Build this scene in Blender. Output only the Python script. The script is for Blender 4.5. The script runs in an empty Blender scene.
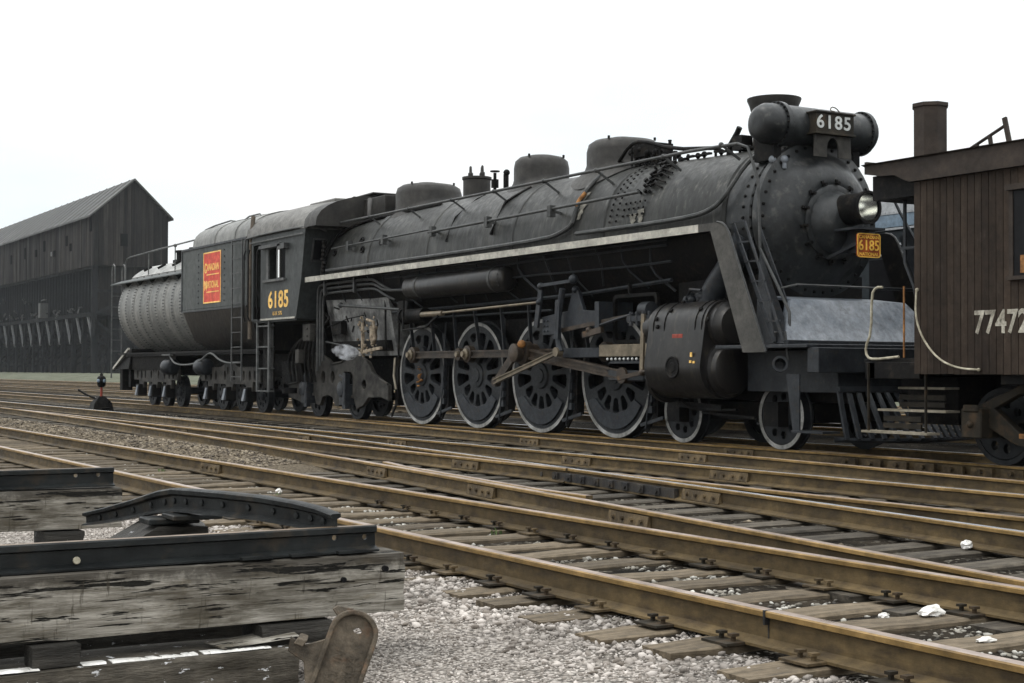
import bpy, bmesh, math, random
import numpy as np
from mathutils import Vector, Matrix, noise as mnoise
R_ = math.radians
random.seed(7)
rng = np.random.default_rng(7)
S = bpy.context.scene
COL = S.collection

# ------------------------------------------------------------------ camera, world, sun, exposure
YAW, PITCH, ROLL, FPX, CAMH = 1.0340, 0.0199, 0.0036, 1480.4, 1.005
cam_d = bpy.data.cameras.new('camera')
cam = bpy.data.objects.new('camera', cam_d); COL.objects.link(cam)
Fv = Vector((-math.sin(YAW)*math.cos(PITCH), math.cos(YAW)*math.cos(PITCH), math.sin(PITCH)))
Rv = Vector((math.cos(YAW), math.sin(YAW), 0)); Uv = Rv.cross(Fv)
R2 = math.cos(ROLL)*Rv + math.sin(ROLL)*Uv; U2 = -math.sin(ROLL)*Rv + math.cos(ROLL)*Uv
M4 = Matrix((( R2.x, U2.x, -Fv.x, 0), (R2.y, U2.y, -Fv.y, 0), (R2.z, U2.z, -Fv.z, CAMH), (0, 0, 0, 1)))
cam.matrix_world = M4
cam_d.sensor_width = 36.0; cam_d.lens = FPX/1024*36.0
cam_d.clip_start = 0.05; cam_d.clip_end = 8000
S.camera = cam

SUN_EL, SUN_AZ = 62, 215          # degrees; azimuth clockwise from +Y, the sun stands high and behind the camera
w = bpy.data.worlds.new('World'); S.world = w; w.use_nodes = True
nt = w.node_tree; nt.nodes.clear()
out = nt.nodes.new('ShaderNodeOutputWorld'); bg = nt.nodes.new('ShaderNodeBackground')
sky = nt.nodes.new('ShaderNodeTexSky'); sky.sky_type = 'NISHITA'; sky.sun_disc = False
sky.sun_elevation = R_(SUN_EL); sky.sun_rotation = R_(SUN_AZ)
tc = nt.nodes.new('ShaderNodeTexCoord'); mp = nt.nodes.new('ShaderNodeMapping'); mp.inputs['Scale'].default_value = (1.5, 1.5, 4.0)
nz = nt.nodes.new('ShaderNodeTexNoise'); nz.inputs['Scale'].default_value = 2.2; nz.inputs['Detail'].default_value = 5
rp = nt.nodes.new('ShaderNodeValToRGB')
rp.color_ramp.elements[0].position = .3; rp.color_ramp.elements[0].color = (8.7, 9.5, 9.8, 1)
rp.color_ramp.elements[1].position = .62; rp.color_ramp.elements[1].color = (10.6, 10.5, 10.3, 1)
mx = nt.nodes.new('ShaderNodeMix'); mx.data_type = 'RGBA'; mx.inputs[0].default_value = .93
L = nt.links.new
L(tc.outputs['Generated'], mp.inputs[0]); L(mp.outputs[0], nz.inputs['Vector']); L(nz.outputs['Fac'], rp.inputs[0])
L(sky.outputs[0], mx.inputs[6]); L(rp.outputs[0], mx.inputs[7]); L(mx.outputs[2], bg.inputs['Color'])
bg.inputs['Strength'].default_value = 0.118
sp = nt.nodes.new('ShaderNodeSeparateXYZ'); L(tc.outputs['Generated'], sp.inputs[0])
mr = nt.nodes.new('ShaderNodeMapRange'); mr.inputs[1].default_value = .12; mr.inputs[2].default_value = .95; mr.inputs[3].default_value = .106; mr.inputs[4].default_value = .27
L(sp.outputs['Z'], mr.inputs[0]); L(mr.outputs[0], bg.inputs['Strength'])      # an overcast sky is brightest overhead
L(bg.outputs[0], out.inputs['Surface'])
sd = bpy.data.lights.new('sun', 'SUN'); sd.energy = .8; sd.angle = R_(14); sd.color = (1, .96, .9)
so = bpy.data.objects.new('sun', sd); COL.objects.link(so)
sdir = Vector((math.sin(R_(SUN_AZ))*math.cos(R_(SUN_EL)), math.cos(R_(SUN_AZ))*math.cos(R_(SUN_EL)), math.sin(R_(SUN_EL))))
so.rotation_euler = sdir.to_track_quat('Z', 'Y').to_euler(); so.location = (0, 0, 40)
S.view_settings.view_transform = 'Standard'; S.view_settings.look = 'None'
S.view_settings.exposure = 0.0; S.view_settings.gamma = 1; S.view_settings.use_curve_mapping = False
S.render.engine = 'CYCLES'
S.cycles.max_bounces = 6; S.cycles.diffuse_bounces = 3; S.cycles.glossy_bounces = 3; S.cycles.volume_bounces = 1

# ------------------------------------------------------------------ materials
def mat(name, a, b, scale=3, stretch=(1, 1, 1), rough=(.45, .7), metal=0, bump=.15, fine=None, fine_col=None, fine_fac=.35,
        lo=.35, hi=.65, spec=.25, tint_rand=0.0, fine_scale=14, fine_lo=.55, fine_hi=.7, bump_scale=None, fine_stretch=(1, 1, 1), grit=.38, grit_scale=9, grit_stretch=(1, 1, 1), island=0):
    m = bpy.data.materials.new(name); m.use_nodes = True; n = m.node_tree.nodes; l = m.node_tree.links.new
    p = n['Principled BSDF']; t = n.new('ShaderNodeTexCoord')
    def noise(sc, st, det=6, rg=.6):
        mpn = n.new('ShaderNodeMapping'); mpn.inputs['Scale'].default_value = st
        l(t.outputs['Object'], mpn.inputs[0]); x = n.new('ShaderNodeTexNoise')
        x.inputs['Scale'].default_value = sc; x.inputs['Detail'].default_value = det; x.inputs['Roughness'].default_value = rg
        l(mpn.outputs[0], x.inputs['Vector']); return x
    n1 = noise(scale, stretch)
    def ramp(src, x0, x1):
        r = n.new('ShaderNodeMapRange'); r.inputs[1].default_value = x0; r.inputs[2].default_value = x1
        l(src, r.inputs[0]); return r.outputs[0]
    f1 = ramp(n1.outputs['Fac'], lo, hi)
    mixn = n.new('ShaderNodeMix'); mixn.data_type = 'RGBA'
    mixn.inputs[6].default_value = (*a, 1); mixn.inputs[7].default_value = (*b, 1); l(f1, mixn.inputs[0])
    colr = mixn.outputs[2]
    if fine_col is not None:
        n2 = noise(fine_scale, fine_stretch)
        f2 = ramp(n2.outputs['Fac'], fine_lo, fine_hi)
        mm = n.new('ShaderNodeMath'); mm.operation = 'MULTIPLY'; mm.inputs[1].default_value = fine_fac; l(f2, mm.inputs[0])
        m2 = n.new('ShaderNodeMix'); m2.data_type = 'RGBA'; l(mm.outputs[0], m2.inputs[0]); l(colr, m2.inputs[6]); m2.inputs[7].default_value = (*fine_col, 1)
        colr = m2.outputs[2]
    if grit:
        g1 = noise(grit_scale, grit_stretch, 8, .75); gr = n.new('ShaderNodeMapRange'); gr.inputs[1].default_value = .32; gr.inputs[2].default_value = .68
        gr.inputs[3].default_value = 1-grit; gr.inputs[4].default_value = 1+grit; l(g1.outputs['Fac'], gr.inputs[0])
        hv = n.new('ShaderNodeHueSaturation'); l(gr.outputs[0], hv.inputs['Value']); l(colr, hv.inputs['Color']); colr = hv.outputs[0]
    if island:
        ge = n.new('ShaderNodeNewGeometry'); ir = n.new('ShaderNodeMapRange'); ir.inputs[3].default_value = 1-island; ir.inputs[4].default_value = 1+island
        l(ge.outputs['Random Per Island'], ir.inputs[0]); hi_ = n.new('ShaderNodeHueSaturation'); l(ir.outputs[0], hi_.inputs['Value']); l(colr, hi_.inputs['Color']); colr = hi_.outputs[0]
    if tint_rand:
        oi = n.new('ShaderNodeObjectInfo'); hs = n.new('ShaderNodeHueSaturation')
        mr = n.new('ShaderNodeMapRange'); mr.inputs[3].default_value = 1-tint_rand; mr.inputs[4].default_value = 1+tint_rand
        l(oi.outputs['Random'], mr.inputs[0]); l(mr.outputs[0], hs.inputs['Value']); l(colr, hs.inputs['Color']); colr = hs.outputs[0]
    l(colr, p.inputs['Base Color'])
    n3 = noise(bump_scale or scale*6, stretch, 8, .65)
    rr = n.new('ShaderNodeMapRange'); rr.inputs[3].default_value = rough[0]; rr.inputs[4].default_value = rough[1]
    rr.inputs[1].default_value = .3; rr.inputs[2].default_value = .7
    l(n3.outputs['Fac'], rr.inputs[0]); l(rr.outputs[0], p.inputs['Roughness'])
    p.inputs['Metallic'].default_value = metal; p.inputs['Specular IOR Level'].default_value = spec
    if bump:
        bp = n.new('ShaderNodeBump'); bp.inputs['Strength'].default_value = bump; bp.inputs['Distance'].default_value = .02
        l(n3.outputs['Fac'], bp.inputs['Height']); l(bp.outputs[0], p.inputs['Normal'])
    return m
def sc(c, k): return tuple(x*k for x in c)
def srgb(r, g, b):
    return tuple(((c/255+.055)/1.055)**2.4 if c > 10 else c/3294 for c in (r, g, b))

MAT = dict(
 jacket=mat('sooty_grey_jacket', (.009, .0095, .0085), (.029, .029, .026), 1.6, (1, 1, .45), (.34, .60), bump=.16, fine_col=(.115, .11, .095), fine_fac=.55, grit_stretch=(1.6, 1, .5), grit=.6, spec=.28, fine_scale=5, fine_stretch=(2.4, 2.4, .3), fine_lo=.55, fine_hi=.75),
 smokebox=mat('graphite_smokebox', (.007, .008, .0085), (.022, .024, .025), 2.2, (1, 1, .6), (.28, .55), bump=.18, fine_col=(.085, .08, .072), fine_fac=.5, fine_scale=7, spec=.35, grit=.5),
 dome=mat('sooty_brown_dome', (.014, .013, .012), (.036, .033, .029), 2.0, (1, 1, 1), (.45, .65), bump=.08),
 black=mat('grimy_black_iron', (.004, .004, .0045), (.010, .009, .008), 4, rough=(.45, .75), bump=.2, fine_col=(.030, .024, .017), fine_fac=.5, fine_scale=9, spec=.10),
 iron=mat('blue_grey_iron', (.012, .014, .017), (.028, .031, .035), 4, rough=(.34, .55), bump=.2, fine_col=(.06, .045, .03), fine_fac=.4),
 cyl=mat('oily_cylinder_jacket', (.004, .004, .005), (.018, .016, .014), 2.2, (1, 1, .45), (.28, .5), bump=.08, fine_col=(.10, .085, .06), fine_fac=.35, fine_scale=5, fine_stretch=(2, 2, .5), spec=.4),
 rod=mat('greasy_rod_steel', (.026, .020, .015), (.062, .046, .033), 5, (1, 1, 1), (.35, .55), metal=.2, bump=.1, fine_col=(.30, .14, .04), fine_fac=.25, fine_scale=4, fine_lo=.6),
 brightrod=mat('bright_steel_bar', (.12, .10, .07), (.21, .17, .12), 3, (1, 1, 1), (.3, .5), metal=.4, bump=.05),
 rust=mat('orange_rust', (.14, .065, .025), (.30, .14, .045), 9, rough=(.6, .85), bump=.2),
 stripe=mat('soiled_white_paint', (.30, .29, .25), (.42, .40, .35), 3, (1, 1, 1), (.5, .7), bump=.05, fine_col=(.08, .07, .06), fine_fac=.6, fine_scale=5),
 tyre=mat('chalky_tyre_paint', (.14, .135, .12), (.34, .335, .32), 4, rough=(.45, .7), bump=.1, fine_col=(.08, .06, .045), fine_fac=.5, fine_scale=8),
 wheel=mat('wheel_centre_paint', (.007, .008, .010), (.018, .020, .022), 4, rough=(.4, .65), bump=.2, fine_col=(.05, .038, .026), fine_fac=.4, fine_scale=6),
 weight=mat('counterweight_paint', (.014, .016, .020), (.028, .032, .037), 4, rough=(.38, .6), bump=.15, fine_col=(.055, .042, .03), fine_fac=.4),
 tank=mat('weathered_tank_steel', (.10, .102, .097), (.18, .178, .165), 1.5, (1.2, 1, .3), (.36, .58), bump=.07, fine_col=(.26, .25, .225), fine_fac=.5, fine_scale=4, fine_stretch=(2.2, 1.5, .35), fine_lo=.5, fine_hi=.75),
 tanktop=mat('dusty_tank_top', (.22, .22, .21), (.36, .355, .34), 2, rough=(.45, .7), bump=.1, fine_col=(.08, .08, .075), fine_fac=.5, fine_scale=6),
 bunker=mat('dull_green_grey_panel', (.034, .039, .038), (.058, .063, .060), 1.5, (1, 1, .5), (.45, .62), bump=.05, fine_col=(.12, .12, .11), fine_fac=.3, fine_scale=5),
 cab=mat('dull_slate_cab_panel', (.026, .029, .029), (.044, .048, .047), 1.5, (1, 1, .5), (.45, .6), bump=.05),
 cabroof=mat('dusty_cab_roof', (.085, .082, .075), (.16, .155, .145), 2, rough=(.5, .7), bump=.08),
 stain=mat('dried_scale_stain', (.07, .066, .056), (.20, .19, .16), 6, (4, 4, .6), rough=(.6, .8), bump=.1, grit=.6),
 firebox=mat('ash_streaked_firebox', (.10, .10, .098), (.30, .30, .29), 1.7, (1, 1, 1), (.5, .7), bump=.15, fine_col=(.014, .013, .012), fine_fac=.9, fine_scale=3, fine_lo=.46),
 scale_=mat('scale_crusted_valve', (.20, .16, .11), (.34, .28, .21), 9, rough=(.7, .9), bump=.5, fine_col=(.10, .07, .05), fine_fac=.6, fine_scale=8),
 apron=mat('worn_grey_deck_sheet', (.10, .115, .135), (.22, .235, .255), 2.2, (1, 1, 1), (.35, .6), bump=.08, fine_col=(.07, .07, .075), fine_fac=.6, fine_scale=6),
 panel=mat('grey_brown_skirt_panel', (.042, .040, .036), (.075, .071, .063), 2.2, rough=(.45, .65), bump=.08, fine_col=(.05, .045, .04), fine_fac=.4),
 plate=mat('brass_number_plate', srgb(120, 48, 22), srgb(165, 80, 30), 12, rough=(.4, .6), bump=.2),
 platenum=mat('yellow_plate_figures', srgb(215, 165, 60), srgb(235, 190, 90), 12, rough=(.4, .6), bump=0),
 cream=mat('cream_yellow_paint', srgb(225, 175, 85), srgb(240, 200, 120), 6, rough=(.5, .6), bump=0),
 logo=mat('herald_red_paint', srgb(185, 62, 48), srgb(205, 85, 65), 4, rough=(.5, .6), bump=0),
 pale=mat('pale_figures_paint', (.40, .41, .40), (.52, .53, .51), 6, rough=(.5, .6), bump=0),
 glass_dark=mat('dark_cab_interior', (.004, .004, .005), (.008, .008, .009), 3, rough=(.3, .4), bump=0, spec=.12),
 faded=mat('faded_cream_figures', (.22, .20, .16), (.46, .43, .36), 7, rough=(.6, .8), bump=0, grit=.5, grit_scale=25),
 void=mat('unlit_opening', (.003, .003, .003), (.005, .005, .005), 3, rough=(.95, 1), bump=0, spec=0),
 caboose=mat('brown_caboose_boards', (.021, .0145, .0105), (.040, .028, .020), 1.5, (1, 1, .3), (.6, .8), bump=.1, fine_col=(.075, .06, .048), fine_fac=.35, fine_scale=8, fine_stretch=(3, 3, .5), island=.22, spec=.15),
 caboosetrim=mat('brown_roof_fascia', (.022, .0165, .013), (.042, .031, .024), 2, rough=(.6, .8), bump=.1),
 cream_iron=mat('cream_grab_iron_paint', (.28, .25, .18), (.42, .39, .30), 9, rough=(.4, .6), bump=.05, fine_col=(.15, .10, .06), fine_fac=.5),
 stepwood=mat('pale_worn_step_edge', (.16, .14, .10), (.26, .23, .18), 4, rough=(.6, .8), bump=.1),
 bogie=mat('brown_truck_casting', (.014, .012, .009), (.034, .028, .020), 3, rough=(.5, .8), bump=.2, fine_col=(.13, .07, .03), fine_fac=.3, fine_scale=6, spec=.15),
 truckgrey=mat('dusty_truck_casting', (.018, .017, .016), (.062, .058, .051), 3, rough=(.5, .8), bump=.3, fine_col=(.012, .011, .010), fine_fac=.7, fine_scale=5, spec=.15),

 railside=mat('brown_rail_web', (.046, .032, .015), (.115, .080, .037), 3, (.35, 1, 1), (.5, .8), bump=.35, fine_col=(.030, .021, .014), fine_fac=.75, fine_scale=5, fine_stretch=(.8, 1, 2.5), fine_lo=.50, fine_hi=.68),
 railhead=mat('orange_brown_rail_head', (.14, .088, .030), (.28, .18, .070), 4, (.3, 1, 1), (.35, .6), metal=.1, bump=.1, fine_col=(.10, .06, .03), fine_fac=.6, fine_scale=10, fine_stretch=(.1, 1, 1)),
 railtop=mat('worn_rail_top', (.20, .145, .11), (.40, .33, .29), 3, (.3, 1, 1), (.25, .5), metal=.4, bump=.1, fine_col=(.12, .08, .045), fine_fac=.6, fine_scale=6, fine_stretch=(.2, 1, 1)),
 railshine=mat('polished_rail_head', (.55, .57, .61), (.72, .74, .78), 7, (.1, 1, 1), (.22, .38), metal=.8, bump=.02, grit=.12, fine_col=(.20, .16, .12), fine_fac=.4, fine_scale=5, fine_stretch=(.1, 3, 1)),
 railblack=mat('oily_black_frog', (.018, .018, .020), (.045, .040, .034), 6, rough=(.3, .6), bump=.25, fine_col=(.10, .065, .03), fine_fac=.4),
 joint=mat('rusty_joint_bar', (.045, .032, .018), (.105, .074, .038), 9, rough=(.6, .85), bump=.3),
 tie=mat('weathered_track_tie', (.060, .046, .030), (.160, .126, .086), 3.5, (7, .5, 7), (.75, .95), bump=.5, fine_col=(.035, .03, .025), fine_fac=.7, fine_scale=5, fine_stretch=(5, .5, 5), tint_rand=.32),
 timber=mat('grey_weathered_timber', (.085, .074, .056), (.40, .385, .35), 7.0, (2, .9, 2.4), (.65, .9), bump=1.0, fine_col=(.014, .012, .010), fine_fac=1.0, fine_scale=9.0, fine_stretch=(2, .26, 4.6), fine_lo=.575, fine_hi=.625, lo=.42, hi=.58),
 tiedark=mat('dark_oiled_tie', (.030, .025, .019), (.10, .085, .065), 3.5, (7, .5, 7), (.7, .95), bump=.5, fine_col=(.012, .010, .009), fine_fac=.8, fine_scale=5, fine_stretch=(5, .5, 5), tint_rand=.4),
 timbercrumb=mat('brown_timber_with_crumbs', (.035, .029, .020), (.125, .110, .088), 6, (3, .5, 3), (.5, .85), bump=.9, fine_col=(.75, .75, .76), fine_fac=1, fine_scale=22, fine_stretch=(1, .6, 1.6), fine_lo=.635, fine_hi=.655),
 timberdark=mat('damp_dark_timber', (.010, .009, .007), (.045, .041, .035), 4, (5, .5, 3), (.45, .8), bump=.8, fine_col=(.60, .60, .62), fine_fac=.8, fine_scale=14, fine_lo=.69, fine_hi=.72),
 oldrail=mat('dark_oiled_rail', (.006, .007, .0075), (.018, .020, .020), 5, (1, .4, 1), (.35, .6), bump=.2, fine_col=(.07, .05, .03), fine_fac=.35, fine_scale=7, spec=.16),
 oldrailtop=mat('worn_brown_rail_top', (.10, .070, .045), (.20, .14, .09), 7, (1, .2, 1), (.35, .55), metal=.3, bump=.1),
 castrust=mat('rust_brown_casting', (.050, .040, .028), (.115, .092, .066), 9, rough=(.4, .7), bump=.4, fine_col=(.20, .105, .055), fine_fac=.4, fine_scale=12),
 shedwall=mat('smoke_dark_shed_boards', (.012, .012, .012), (.034, .030, .027), 1.2, (.8, 2.5, .06), (.8, .95), bump=.2, spec=.04, island=.5, grit_scale=.6, grit_stretch=(1, 1, .4), fine_col=(.010, .009, .009), fine_fac=.7, fine_scale=2, fine_stretch=(1.4, 1.4, .05)),
 shedroof=mat('grey_shed_roofing', (.045, .045, .044), (.09, .09, .086), .25, (1, .4, .4), (.6, .85), bump=.1, fine_col=(.08, .075, .07), fine_fac=.6, fine_scale=.5, fine_stretch=(1.5, .15, .15)),
 shedtimber=mat('trestle_timber', (.008, .009, .010), (.024, .024, .024), .8, (1, 1, .3), (.8, .95), bump=.1, spec=.04),
 shedbrace=mat('pale_trestle_brace', (.07, .075, .08), (.16, .16, .155), .8, (1, 1, .3), (.8, .95), bump=.1),
 coachdark=mat('dark_coach_paint', (.020, .026, .030), (.032, .038, .042), 1.5, rough=(.3, .5), bump=.02),
 coachlight=mat('pale_grey_coach_band', (.30, .31, .32), (.40, .41, .42), 1.5, rough=(.3, .5), bump=.02),
 coachblue=mat('blue_grey_coach_band', (.14, .19, .24), (.20, .25, .30), 1.5, rough=(.3, .5), bump=.02),
 redpaint=mat('faded_red_paint', (.20, .035, .025), (.28, .06, .04), 6, rough=(.5, .7), bump=.05),
 white=mat('white_lump', (.50, .48, .44), (.78, .76, .73), 5, rough=(.6, .8), bump=.3),
 ladder=mat('dull_grey_ladder_paint', (.06, .064, .062), (.11, .11, .107), 4, rough=(.5, .7), bump=.05),
 pipe=mat('grey_pipe_paint', (.028, .030, .030), (.06, .06, .058), 4, rough=(.35, .6), bump=.05),
 hose=mat('brown_hose', (.07, .055, .04), (.11, .09, .07), 6, rough=(.6, .8), bump=.2),
)
def glassmat():
    m = bpy.data.materials.new('headlight_lens'); m.use_nodes = True; p = m.node_tree.nodes['Principled BSDF']
    p.inputs['Base Color'].default_value = (.95, .96, .93, 1); p.inputs['Roughness'].default_value = .04; p.inputs['Transmission Weight'].default_value = 1.0
    p.inputs['IOR'].default_value = 1.3
    return m
def mirrormat():
    m = bpy.data.materials.new('silvered_reflector'); m.use_nodes = True; p = m.node_tree.nodes['Principled BSDF']
    p.inputs['Base Color'].default_value = (.95, .94, .90, 1); p.inputs['Roughness'].default_value = .22; p.inputs['Metallic'].default_value = 1.0
    return m
def timbermat():
    m = bpy.data.materials.new('split_grey_timber'); m.use_nodes = True; n = m.node_tree.nodes; l = m.node_tree.links.new; p = n['Principled BSDF']
    t = n.new('ShaderNodeTexCoord')
    def nz_(sc_, st, det=7, rot=.10):
        mp_ = n.new('ShaderNodeMapping'); mp_.inputs['Scale'].default_value = st; mp_.inputs['Rotation'].default_value = (rot, 0, 0); l(t.outputs['Object'], mp_.inputs[0])
        x = n.new('ShaderNodeTexNoise'); x.inputs['Scale'].default_value = sc_; x.inputs['Detail'].default_value = det; x.inputs['Roughness'].default_value = .68; x.inputs['Distortion'].default_value = .3; l(mp_.outputs[0], x.inputs['Vector']); return x.outputs['Fac']
    def mr_(s_, a, b, c=0, d=1):
        x = n.new('ShaderNodeMapRange'); x.inputs[1].default_value = a; x.inputs[2].default_value = b; x.inputs[3].default_value = c; x.inputs[4].default_value = d; l(s_, x.inputs[0]); return x.outputs[0]
    def mx_(f, a, b):
        x = n.new('ShaderNodeMix'); x.data_type = 'RGBA'; l(f, x.inputs[0])
        for k, c in ((6, a), (7, b)):
            if isinstance(c, tuple): x.inputs[k].default_value = (*c, 1)
            else: l(c, x.inputs[k])
        return x.outputs[2]
    fib = nz_(26, (1, .13, 1.6)); c = mx_(mr_(fib, .36, .62), (.10, .088, .068), (.37, .345, .30))
    st = nz_(3.2, (1, .55, 1.5), 5); c = mx_(mr_(st, .46, .66, 0, .78), c, (.050, .041, .027))
    st2 = nz_(7, (1, .5, 1.2), 5); c = mx_(mr_(st2, .58, .72, 0, .6), c, (.13, .095, .045))
    sepz = n.new('ShaderNodeSeparateXYZ'); l(t.outputs['Object'], sepz.inputs[0])
    tp = n.new('ShaderNodeMath'); tp.operation = 'ADD'; l(sepz.outputs['Z'], tp.inputs[0]); l(mr_(nz_(9, (1, .8, 1)), .3, .7, -.05, .05), tp.inputs[1])
    c = mx_(mr_(tp.outputs[0], .185, .24, 0, .8), c, (.035, .03, .024))
    cr = nz_(19, (1, .13, 2.0), 5, .22); c = mx_(mr_(cr, .560, .585), c, (.010, .009, .007))
    cv = nz_(16, (1, 1.8, .22), 4, 0); c = mx_(mr_(cv, .60, .68, 0, .75), c, (.05, .042, .03))
    l(c, p.inputs['Base Color']); p.inputs['Roughness'].default_value = .82; p.inputs['Specular IOR Level'].default_value = .2
    ad = n.new('ShaderNodeMath'); ad.operation = 'SUBTRACT'; l(fib, ad.inputs[0]); l(mr_(cr, .565, .60), ad.inputs[1])
    b = n.new('ShaderNodeBump'); b.inputs['Strength'].default_value = 1; b.inputs['Distance'].default_value = .012; l(ad.outputs[0], b.inputs['Height']); l(b.outputs[0], p.inputs['Normal'])
    return m
MAT['timber'] = timbermat(); MAT['lens'] = glassmat(); MAT['mirror'] = mirrormat()

# ------------------------------------------------------------------ geometry helpers
ORIG = {}
class G:
    """collects shapes in world coordinates into one mesh"""
    def __init__(s): s.bm = bmesh.new(); s.mi = 0
    def _v(s, pts): return [s.bm.verts.new(p) for p in pts]
    def _f(s, vs):
        try:
            f = s.bm.faces.new(vs); f.material_index = s.mi; return f
        except ValueError: return None
    def hexa(s, p):   # 8 points: bottom 4 ccw, top 4 ccw
        v = s._v(p)
        for q in ((3, 2, 1, 0), (4, 5, 6, 7), (0, 1, 5, 4), (1, 2, 6, 5), (2, 3, 7, 6), (3, 0, 4, 7)): s._f([v[i] for i in q])
        return s
    def box(s, x0, x1, y0, y1, z0, z1):
        return s.hexa([(x0, y0, z0), (x1, y0, z0), (x1, y1, z0), (x0, y1, z0), (x0, y0, z1), (x1, y0, z1), (x1, y1, z1), (x0, y1, z1)])
    def bar(s, p0, p1, w_, h_, up=(0, 0, 1)):
        p0, p1 = Vector(p0), Vector(p1); d = (p1-p0).normalized(); u = Vector(up)
        if abs(d.dot(u)) > .98: u = Vector((0, 1, 0))
        sd_ = d.cross(u).normalized()*w_/2; u2 = sd_.cross(d).normalized()*h_/2
        return s.hexa([p0-sd_-u2, p1-sd_-u2, p1+sd_-u2, p0+sd_-u2, p0-sd_+u2, p1-sd_+u2, p1+sd_+u2, p0+sd_+u2])
    def loft(s, rings, cap=True, closed=True):
        vr = [s._v(r) for r in rings]
        n = len(rings[0])
        for a, b in zip(vr, vr[1:]):
            for i in range(n if closed else n-1):
                j = (i+1) % n; s._f([a[i], a[j], b[j], b[i]])
        if cap and closed: s._f(vr[0][::-1]); s._f(vr[-1])
        return s
    def lathe(s, prof, o, ax, n=24, cap=True, sc=(1, 1)):
        ax = Vector(ax).normalized(); o = Vector(o)
        u = ax.cross(Vector((0, 0, 1))); u = Vector((1, 0, 0)) if u.length < 1e-3 else u.normalized(); v = ax.cross(u)
        rings = [[o+ax*a+u*(r*sc[0]*math.cos(2*math.pi*k/n))+v*(r*sc[1]*math.sin(2*math.pi*k/n)) for k in range(n)] for a, r in prof]
        return s.loft(rings, cap)
    def cyl(s, p0, p1, r, r1=None, n=16):
        p0, p1 = Vector(p0), Vector(p1); d = p1-p0
        return s.lathe([(0, r), (d.length, r if r1 is None else r1)], p0, d, n)
    def tube(s, pts, r, n=8, smooth=0):
        P = [Vector(p) for p in pts]
        for _ in range(smooth):
            Q = [P[0]]
            for a, b in zip(P, P[1:]): Q += [a*.75+b*.25, a*.25+b*.75]
            Q.append(P[-1]); P = Q
        rings = []; u = None
        for i, p in enumerate(P):
            d = (P[min(i+1, len(P)-1)]-P[max(i-1, 0)]).normalized()
            if u is None:
                u = d.cross(Vector((0, 0, 1)));  u = Vector((1, 0, 0)) if u.length < 1e-3 else u.normalized()
            u = (u-d*u.dot(d)).normalized(); v = d.cross(u)
            rings.append([p+u*(r*math.cos(2*math.pi*k/n))+v*(r*math.sin(2*math.pi*k/n)) for k in range(n)])
        return s.loft(rings)
    def ball(s, c, r, n=8, sz=1.0):
        c = Vector(c)
        return s.lathe([(-r*sz*math.cos(math.pi*k/n), max(r*math.sin(math.pi*k/n), 1e-4)) for k in range(n+1)], c, (0, 0, 1), n*2)
    def rivet(s, c, r, d, h=None):
        return s.lathe([(0, r), ((h or r)*.7, r*.8), ((h or r), r*.3)], c, d, 6)
    def plate(s, outline, holes, mtx, t, bev=0.0):
        """flat plate with holes from 2D loops, thickness t, placed by mtx (local z = thickness)"""
        cu = bpy.data.curves.new('c', 'CURVE'); cu.dimensions = '2D'; cu.fill_mode = 'BOTH'; cu.extrude = t/2-bev; cu.bevel_depth = bev
        if bev: cu.offset = -bev
        for lp in [outline]+list(holes):
            sp = cu.splines.new('POLY'); sp.points.add(len(lp)-1); sp.use_cyclic_u = True
            for i, (x, y) in enumerate(lp): sp.points[i].co = (x, y, 0, 1)
        ob = bpy.data.objects.new('c', cu); COL.objects.link(ob)
        dg = bpy.context.evaluated_depsgraph_get(); me = bpy.data.meshes.new_from_object(ob.evaluated_get(dg))
        me.transform(mtx); 
        for p in me.polygons: p.material_index = 0
        n0 = len(s.bm.faces); s.bm.from_mesh(me); s.bm.faces.ensure_lookup_table()
        for f in s.bm.faces[n0:]: f.material_index = s.mi
        bpy.data.objects.remove(ob); bpy.data.curves.remove(cu); bpy.data.meshes.remove(me)
        return s
    def text(s, txt, mtx, size, ext=.004, off=0.0, sx=1.0, spacing=1.0, shear=0):
        cu = bpy.data.curves.new('t', 'FONT'); cu.body = txt; cu.size = size; cu.extrude = ext; cu.offset = off
        cu.align_x = 'CENTER'; cu.align_y = 'CENTER'; cu.space_character = spacing; cu.shear = shear; cu.resolution_u = 4
        ob = bpy.data.objects.new('t', cu); COL.objects.link(ob)
        dg = bpy.context.evaluated_depsgraph_get(); me = bpy.data.meshes.new_from_object(ob.evaluated_get(dg))
        me.transform(mtx @ Matrix.Diagonal((sx, 1, 1, 1)))
        s.bm.from_mesh(me); bpy.data.objects.remove(ob); bpy.data.curves.remove(cu); bpy.data.meshes.remove(me)
        return s
    def done(s, name, mats, parent=None, origin=None, smooth=35, bevel=0, weld=False, split=False):
        bm = s.bm
        if split:                                   # every loose piece becomes an object of its own
            seen = set(); last = None
            for v0 in bm.verts:
                if v0 in seen: continue
                stack = [v0]; comp = {v0}
                while stack:
                    for e in stack.pop().link_edges:
                        for o in e.verts:
                            if o not in comp: comp.add(o); stack.append(o)
                seen |= comp; g2 = G(); mp_ = {v: g2.bm.verts.new(v.co) for v in comp}
                for f in {f for v in comp for f in v.link_faces}:
                    nf = g2.bm.faces.new([mp_[v] for v in f.verts]); nf.material_index = f.material_index
                ce = sum((v.co for v in comp), Vector())/len(comp)
                last = g2.done(name, mats, parent, ce, smooth, bevel, weld)
            bm.free(); return last
        if weld: bmesh.ops.remove_doubles(bm, verts=bm.verts, dist=1e-4)
        bmesh.ops.recalc_face_normals(bm, faces=bm.faces)
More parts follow.
